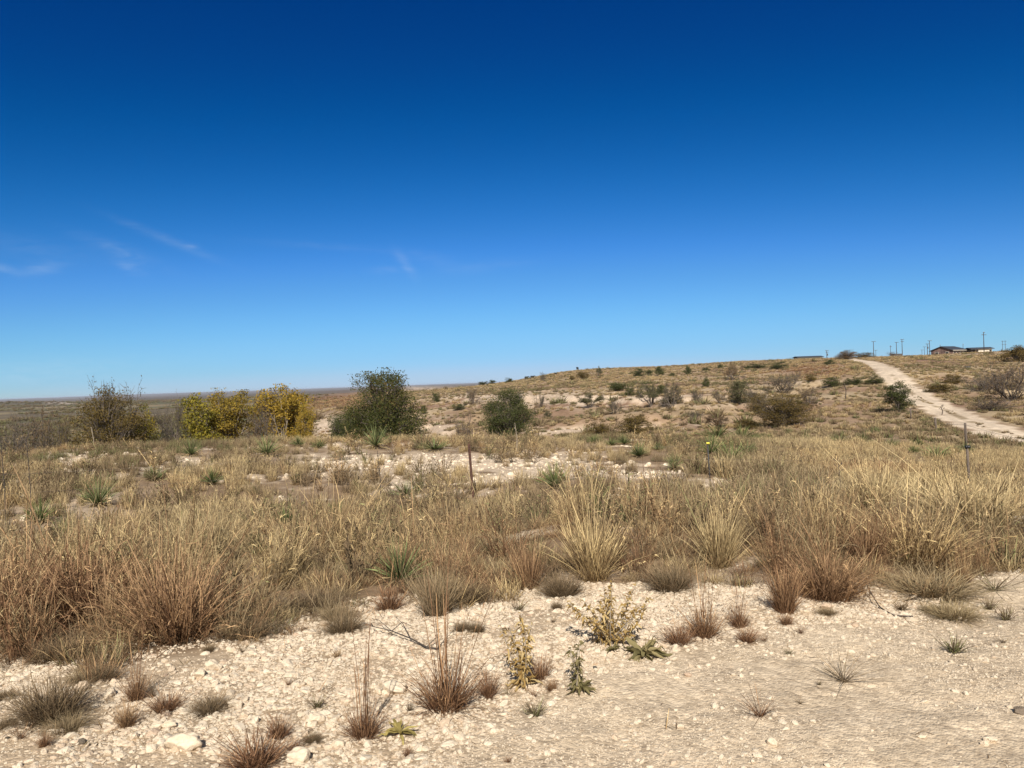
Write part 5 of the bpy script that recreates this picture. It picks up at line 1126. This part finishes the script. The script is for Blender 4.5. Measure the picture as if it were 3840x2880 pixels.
# ------------------------------------------------------------------ fence
M_RUST = simple('rusty_steel', (.085, .040, .026), .85, .4, 25)
M_DARKST = simple('weathered_dark_steel', (.035, .032, .030), .6, .3, 25)
M_YEL = simple('yellow_plastic', (.72, .62, .08), .45, .05, 10)
M_BLK = simple('black_plastic', (.012, .012, .013), .45, .2, 10)
M_WIRE = simple('dull_wire', (.14, .12, .11), .6, .3, 10, .6)
M_WOOD = simple('grey_weathered_wood', (.12, .09, .07), .9, .3, 20)
FENCE = 'fence posts'
def top_pt(u, v, r): d = ray(u, v); k = r / math.hypot(d.x, d.y); return np.array((d.x * k, d.y * k, EYE + d.z * k))
def tpost(u, vt, r, label, wid=.042, mat=M_RUST, lean=(.0, .0)):
    tp = top_pt(u, vt, r); x, y = tp[0] + lean[0], tp[1]; z = h1(x, y); hh = tp[2] - z + .25
    o = empty('fence_post', (x, y, z - .25)); o.rotation_euler = (0, math.atan2(-lean[0], hh), .5)
    f = MB(); f.box((0, 0, hh / 2), (wid, .006, hh)); f.box((0, wid * .4, hh / 2), (.006, wid * .75, hh)); obj('steel_bar', f.mesh('steel_bar', mat), o)
    s = MB()
    for k in range(int(hh / .055) - 2): s.box((0, -.007, .3 + k * .055), (wid * .45, .008, .016))
    obj('stud_row', s.mesh('stud_row', mat), o)
    CLEAR.append((x, y, .22, 3.0)); return tag(o, label, 'fence post', FENCE), tp
_, T1 = tpost(1757, 1664, 17.5, 'rusty brown steel fence post leaning in front of the white rubble', .062, M_RUST, (.075, 0))
def rod_post(u, vt, r, label, rad, ins_mat, ins, mat=M_DARKST):
    tp = top_pt(u, vt, r); x, y = tp[0], tp[1]; z = h1(x, y); o = empty('fence_post', (x, y, z - .2)); hh = tp[2] - z + .2
    m = MB(); m.tube([(.05, 0, 0), (.02, 0, hh * .5), (0, 0, hh)], [rad, rad, rad * .95], 8); obj('rod', m.mesh('rod', mat, True), o)
    if ins:
        m = MB(); zz = hh - .03
        m.tube([(-.045 * ins, -.03, zz), (-.03 * ins, -.03, zz), (-.012 * ins, -.03, zz), (0, -.03, zz), (.012 * ins, -.03, zz), (.03 * ins, -.03, zz), (.045 * ins, -.03, zz)],
               np.array([.024, .030, .030, .014, .030, .030, .024]) * ins, 10); m.box((0, -.008, zz), (.03 * ins, .035 * ins, .05 * ins))
        obj('insulator', m.mesh('insulator', ins_mat, True), o)
    CLEAR.append((x, y, .22, 3.0)); return tag(o, label, 'fence post', FENCE), tp
_, T2 = rod_post(2653, 1657, 18.5, 'thin dark post topped by a bright yellow insulator', .016, M_YEL, .85)
_, T3 = rod_post(3626, 1672, 26, 'dark post with a black insulator, nearest post at right', .035, M_BLK, 1.6, M_WOOD)
_, T4 = rod_post(3619, 1586, 46, 'dark post standing behind the one with the black insulator', .06, M_BLK, 0, M_WOOD)
_, T5 = rod_post(3507, 1566, 62, 'short dark post at the road bend beside the dead weed', .07, M_BLK, 0, M_WOOD)
_, T6 = rod_post(3414, 1530, 80, 'stubby dark post right of the roadside mesquite trunk', .08, M_BLK, 0, M_WOOD)
_, T7 = rod_post(3329, 1348, 240, 'left dark post of two beyond the road below the skyline', .13, M_BLK, 0, M_WOOD)
_, T8 = rod_post(3355, 1351, 245, 'right dark post of two beyond the road below the skyline', .11, M_BLK, 0, M_WOOD)
def wire(name, pts, sag, label, rad=.0016, barbs=True):
    mb = MB()
    for a, b in zip(pts[:-1], pts[1:]):
        f = np.linspace(0, 1, 24)[:, None]; P = a + (b - a) * f - np.array([0, 0, 1]) * (sag * 4 * f * (1 - f)); mb.tube(P, rad, 4)
        if barbs:
            for k in range(1, 24): mb.tube([P[k] - (.0, .0, .02), P[k] + (.0, 0, .02)], rad * .7, 3)
    return tag(obj(name, mb.mesh(name, M_WIRE)), label, 'wire', 'fence wires')
D = np.array([0, 0, -.08]); L0 = top_pt(-600, 1790, 15.5)
wire('barbed_wire', [L0 + D, T1 + D, T2 + D, T3 + D * .5, top_pt(4300, 1700, 32)], .04, 'upper barbed wire strung from the left edge past the rusty post')
wire('barbed_wire', [L0 + D * 5, T1 + D * 5, T2 + D * 5, T3 + D * 5], .04, 'lower barbed wire strung from the left edge past the rusty post')
wire('fence_wire', [T6 + D, T5 + D, T4 + D, top_pt(4100, 1690, 38)], .15, 'single wire sloping down to the right edge from the post at the road bend', .006, False)

# ------------------------------------------------------------------ hilltop: houses, utility poles, cattle
M_POLE = simple('creosoted_timber', (.055, .043, .036), .9, .3, 6)
M_INS = simple('grey_porcelain', (.22, .22, .22), .4, .1, 5)
M_STONE = simple('brown_rubble_masonry', (.20, .125, .10), .9, .5, 1.1, 0, (.07, .045, .04))
M_ROOF = simple('charcoal_metal_roof', (.045, .048, .052), .55, .15, 1)
M_WHITE = simple('cream_wall', (.66, .60, .50), .85, .06, 2)
M_TRIM = simple('pale_trim', (.55, .50, .42), .7, .08, 2)
M_GLASS = simple('dark_window', (.02, .022, .026), .15, .1, 2)
M_TIN = simple('rusty_dark_tin', (.07, .06, .055), .7, .3, 2)
G_P = 'utility poles along the hilltop'
def util_pole(u, vt, r, label, arms=((.0, 2.4),), transf=0, rad=.16, faint=0, twin=0):
    tp = top_pt(u, vt, r); x, y = tp[0], tp[1]; z = h1(x, y); hh = max(tp[2] - z, 3); o = empty('utility_pole', (x, y, z - .5))
    o.rotation_euler = (0, 0, .25)
    xs = (0,) if not twin else (-twin / 2, twin / 2)
    for q in xs:
        m = MB(); m.tube([(q, 0, 0), (q, 0, hh * .5), (q, 0, hh + .5)], [rad * 1.15, rad, rad * .8], 8); obj('pole', m.mesh('pole', M_POLE, True), o)
    ib = MB()
    for dz, wd in arms:
        m = MB(); m.box((0, -rad - .06, hh + .35 - dz), (wd, .14, .16)); obj('crossarm', m.mesh('crossarm', M_POLE), o)
        for q in (-.46, -.25, .25, .46): ib.tube([(q * wd, -rad - .06, hh + .43 - dz), (q * wd, -rad - .06, hh + .60 - dz), (q * wd, -rad - .06, hh + .7 - dz)], [.05, .07, .04], 6)
    obj('insulator_row', ib.mesh('insulator_row', M_INS), o)
    if transf:
        m = MB(); m.tube([(.38, 0, hh - 2.2), (.38, 0, hh - 2.15), (.38, 0, hh - 1.25), (.38, 0, hh - 1.2)], [.2, .3, .3, .2], 10); obj('transformer', m.mesh('transformer', M_TIN, True), o)
    return tag(o, label, 'utility pole', G_P)
util_pole(3100, 1314, 430, 'utility pole with a transformer, farthest left, left of the tan leafless tree', ((0, 2.0), (.9, 1.6)), 1)
util_pole(3275, 1280, 440, 'tall utility pole with one wide crossarm right of the road top', ((0, 2.6),))
util_pole(3284, 1313, 560, 'short faint pole close behind the tall one at the road top', ((0, 2.2),), rad=.12)
util_pole(3339, 1295, 470, 'short thin pole, left of the pair above the small dark trailer', ((.6, 1.2),), rad=.12)
util_pole(3361, 1283, 460, 'utility pole with a wide crossarm directly above the small dark trailer', ((0, 2.4),))
util_pole(3382, 1272, 450, 'tallest utility pole between the road top and the brown house', ((0, 2.2), (1.1, 1.8)))
util_pole(3457, 1312, 640, 'tiny far pole, left of the row left of the brown house', ((0, 2.4),), rad=.13)
util_pole(3466, 1300, 600, 'small far pole, second in the row left of the brown house', ((0, 2.8),), rad=.13)
util_pole(3477, 1289, 480, 'pole with a transformer just left of the brown house', ((0, 2.2),), 1)
util_pole(3485, 1277, 460, 'tall pole right against the left end of the brown house', ((0, 2.4),))
util_pole(3525, 1292, 520, 'bare pole rising behind the ridge of the brown house', ((.3, .5),), rad=.1)
util_pole(3611, 1289, 520, 'bare pole behind the right end of the brown house', ((.3, .5),), rad=.12)
util_pole(3688, 1246, 400, 'tallest pole of all, with two crossarms, in front of the white building', ((0, .9), (1.0, 2.6)))
util_pole(3764, 1277, 620, 'twin-legged pole frame at right', ((.4, 4.2), (2.6, 3.6)), rad=.13, twin=2.3)
util_pole(3826, 1296, 560, 'short far pole at the right edge of the skyline', ((.5, 2.0),), rad=.12)
def house():
    r = 436; c = top_pt(3562, 1310, r); x, y = c[0], c[1]; z = h1(x, y); top = zat(3540, 1301, r) - z
    L, Wd = 17.0, 10.0; rh = 2.0; eave = top - rh; o = empty('stone_house', (x, y, z), .62)
    m = MB(); m.box((0, 0, eave / 2 - .5), (L, Wd, eave + 1.0))
    m.add([(-L / 2, -Wd / 2, eave), (-L / 2, Wd / 2, eave), (-L / 2, 0, eave + rh - .15), (-L / 2 + .3, -Wd / 2, eave), (-L / 2 + .3, Wd / 2, eave), (-L / 2 + .3, 0, eave + rh - .15)], [(0, 3, 5, 2), (1, 2, 5, 4)], [(0, 2, 1), (3, 4, 5)])
    obj('wall', m.mesh('wall', M_STONE), o)
    ov = .7; a, b = L / 2 + ov, Wd / 2 + ov; e = eave - .1; t = eave + rh; hip = L / 2 - 4.0
    rf = MB(); pts = [(-a, -b, e), (a, -b, e), (a, b, e), (-a, b, e), (-a, 0, t), (hip, 0, t)]
    rf.add(pts + [(p[0], p[1], p[2] + .22) for p in pts], [(0, 4, 5, 1), (2, 5, 4, 3), (6, 7, 11, 10), (8, 9, 10, 11), (0, 1, 7, 6), (1, 2, 8, 7), (2, 3, 9, 8)], [(1, 5, 2), (7, 8, 11), (0, 6, 10), (0, 10, 4), (3, 4, 10), (3, 10, 9)])
    rfo = obj('roof', rf.mesh('roof', M_ROOF), o)
    fb = MB(); fb.box((0, -b - .04, e + .1), (2 * a, .06, .28)); obj('fascia', fb.mesh('fascia', M_TRIM), rfo)
    for k, q in enumerate((-6.4, -3.3, .2, 3.3, 6.4)):
        w = MB(); w.box((q, -Wd / 2 - .05, eave - 1.15), (1.7, .12, 1.1)); wo = obj('window', w.mesh('window', M_TRIM), o); g = MB(); g.box((q, -Wd / 2 - .12, eave - 1.15), (1.45, .04, .9)); obj('pane', g.mesh('pane', M_GLASS), wo)
    for q in (-2.6, 2.2):
        w = MB(); w.box((-L / 2 - .05, q, eave - 1.2), (.12, 1.6, 1.3)); wo = obj('window', w.mesh('window', M_TRIM), o); g = MB(); g.box((-L / 2 - .12, q, eave - 1.2), (.04, 1.35, 1.1)); obj('pane', g.mesh('pane', M_GLASS), wo)
    tag(o, 'long brown stone house with a dark hipped roof on the hilltop', 'house')
house()
def white_building():
    r = 440; c = top_pt(3668, 1308, r); x, y = c[0], c[1]; z = h1(x, y); top = zat(3665, 1303.5, r) - z; o = empty('white_building', (x, y, z), -.12)
    e = top - .9
    m = MB(); m.box((1.6, 0, e / 2 - .4), (6.2, 7, e + .8)); obj('wall', m.mesh('wall', M_WHITE), o)
    p = MB()
    for q in (-4.4, -1.9): p.box((q, -3.2, e / 2 - .4), (.2, .2, e + .8))
    p.box((-3.2, 1.5, e / 2 - .4), (3.0, 3.4, e + .8)); obj('carport', p.mesh('carport', M_TIN), o)
    f = MB(); P = [(-5.2, -4.3, e), (5.6, -4.3, e), (5.6, 4.3, e), (-5.2, 4.3, e), (-5.2, 0, e + .8), (5.6, 0, e + .8)]
    f.add(P + [(a, b, c_ + .2) for a, b, c_ in P], [(0, 4, 5, 1), (2, 5, 4, 3), (6, 7, 11, 10), (8, 9, 10, 11), (0, 1, 7, 6), (2, 3, 9, 8)], [(0, 6, 10), (0, 10, 4), (3, 4, 10), (3, 10, 9), (1, 11, 7), (1, 5, 11), (2, 8, 11), (2, 11, 5)])
    obj('roof', f.mesh('roof', M_ROOF), o)
    w = MB(); w.box((4.0, -3.55, e - 1.0), (1.0, .1, .9)); obj('window', w.mesh('window', M_GLASS), o)
    tag(o, 'small white building with a low dark roof and a carport, right of the stone house', 'building')
white_building()
def long_shed():
    r = 425; c = top_pt(3030, 1347, r); x, y = c[0], c[1]; z = h1(x, y); top = zat(3030, 1342.5, r) - z; o = empty('long_shed', (x, y, z), .04)
    e = max(top - .7, 1.2)
    m = MB(); m.box((0, 0, e / 2 - .5), (12.4, 6, e + 1)); obj('wall', m.mesh('wall', M_TRIM), o)
    f = MB(); P = [(-6.9, -3.6, e), (6.9, -3.6, e), (6.9, 3.6, e), (-6.9, 3.6, e), (-6.9, 0, e + .6), (6.9, 0, e + .6)]
    f.add(P + [(a, b, c_ + .25) for a, b, c_ in P], [(0, 4, 5, 1), (2, 5, 4, 3), (6, 7, 11, 10), (8, 9, 10, 11), (0, 1, 7, 6), (2, 3, 9, 8)], [(0, 6, 10), (0, 10, 4), (3, 4, 10), (3, 10, 9), (1, 11, 7), (1, 5, 11), (2, 8, 11), (2, 11, 5)])
    obj('roof', f.mesh('roof', M_ROOF), o); tag(o, 'long low shed with a dark roof peeping over the hilltop left of the poles', 'shed')
long_shed()
def trailer():
    r = 400; c = top_pt(3364, 1330, r); x, y = c[0], c[1]; z = h1(x, y); hh = max(zat(3364, 1326.5, r) - z, 1.0); o = empty('trailer', (x, y, z), .1)
    m = MB(); m.box((0, 0, hh / 2 + .2), (4.2, 1.9, hh - .4)); obj('body', m.mesh('body', M_TIN), o)
    for q in (-1, .2):
        w = MB(); w.tube([(q, -1.05, .35), (q, -.9, .35)], .33, 12); obj('wheel', w.mesh('wheel', M_BLK), o)
    d = MB(); d.box((2.8, 0, .5), (1.6, .12, .1)); obj('drawbar', d.mesh('drawbar', M_TIN), o)
    tag(o, 'small dark trailer on the skyline right of the road top', 'trailer')
trailer()
def trough():
    x, y, z = hit(3626, 1382); o = empty('water_trough', (x, y, z), .15); rr = math.hypot(x, y); w = 16 * rr / FPX
    m = MB(); t = .06
    for c, d in (((0, -.35, .3), (w, t, .45)), ((0, .35, .3), (w, t, .45)), ((-w / 2, 0, .3), (t, .64, .452)), ((w / 2, 0, .3), (t, .64, .452)), ((0, 0, .10), (w - .1, .62, .05))): m.box(c, d)
    obj('basin', m.mesh('basin', M_TIN), o)
    for q in (-w * .4, w * .4):
        l_ = MB(); l_.box((q, 0, .03), (.12, .7, .1)); obj('leg', l_.mesh('leg', M_TIN), o)
    tag(o, 'dark metal water trough in the field right of the road', 'trough')
trough()
M_COW = simple('black_cowhide', (.012, .011, .011), .7, .3, 3)
def cow_mesh():
    mb = MB(); C_ = lambda P, r, n=10: mb.tube(P, r, n)
    C_([(-.85, 0, 1.08), (-.8, 0, 1.08), (-.5, 0, 1.06), (0, 0, 1.0), (.45, 0, 1.02), (.75, 0, 1.1), (1.0, 0, 1.2), (1.2, 0, 1.3), (1.34, 0, 1.27), (1.55, 0, 1.12), (1.66, 0, 1.05), (1.68, 0, 1.04)],
       [.05, .27, .36, .41, .39, .33, .23, .19, .17, .115, .10, .04], 14)
    for sx, sy in ((-.62, .2), (-.62, -.2), (.55, .2), (.55, -.2)):
        k = -.06 if sx < 0 else .03
        C_([(sx, sy, .95), (sx + k * .5, sy * 1.02, .66), (sx - k, sy, .38), (sx, sy, .08), (sx + .04, sy, 0)], [.17, .11, .065, .05, .065], 8)
    C_([(-.86, 0, 1.2), (-.97, 0, 1.0), (-.98, 0, .6), (-.97, 0, .45)], [.04, .03, .025, .06], 6)
    for s in (-1, 1): C_([(1.27, s * .12, 1.37), (1.26, s * .24, 1.39), (1.25, s * .34, 1.35)], [.03, .06, .02], 6)
    return mb.mesh('cow', M_COW, True)
CM = cow_mesh()
for u, v, rz, lab, s, cr in ((2166, 1392, 1.75, 'black cow on the skyline, highest and rightmost of the cattle', 1.1, 395), (1974, 1424, .4, 'black cow at the left end of the ridge, left one of a close pair', 1.0, 335), (1996, 1421, .1, 'black cow at the left end of the ridge, right one of a close pair', 1.0, 340), (2084, 1406, 2.6, 'black cow lower on the ridge between the dead snag and the skyline cow', .7, 345)):
    x, y, z = at(u, v + 2, cr); o = obj('cow', CM, None, (x, y, z)); o.rotation_euler = (0, 0, rz); k = s * math.hypot(x, y) * 11 / FPX / 1.4; o.scale = (k, k, k); tag(o, lab, 'cow', 'black cattle on the ridge')
def curb():
    x, y, z = at(3830, 1940, 11.5); o = obj('concrete_block', None); m = MB(); m.box((.2, 0, .08), (.62, .3, .26), .12); m.box((.2, 0, .225), (.56, .24, .03), .12)
    o.data = None; bpy.data.objects.remove(o); o = obj('concrete_block', m.mesh('concrete_block', simple('pale_concrete', (.45, .38, .30), .9, .12, 8)), None, (x, y, z)); tag(o, 'pale concrete block cut by the right edge behind the yellow tussock', 'block')
curb()
build_grass()

# ------------------------------------------------------------------ air: far land fades to blue
def build_haze():
    mb = MB(); mb.box((0, 0, -150), (96000, 96000, 340)); m = bpy.data.materials.new('haze'); m.use_nodes = True; n = m.node_tree.nodes
    n.remove(n['Principled BSDF']); v = n.new('ShaderNodeVolumePrincipled'); v.inputs['Color'].default_value = (.72, .82, 1, 1); v.inputs['Density'].default_value = 3.2e-5; v.inputs['Anisotropy'].default_value = 0
    m.node_tree.links.new(v.outputs[0], n['Material Output'].inputs['Volume'])
    o = obj('haze', mb.mesh('haze', m)); o['kind'] = 'stuff'
build_haze()
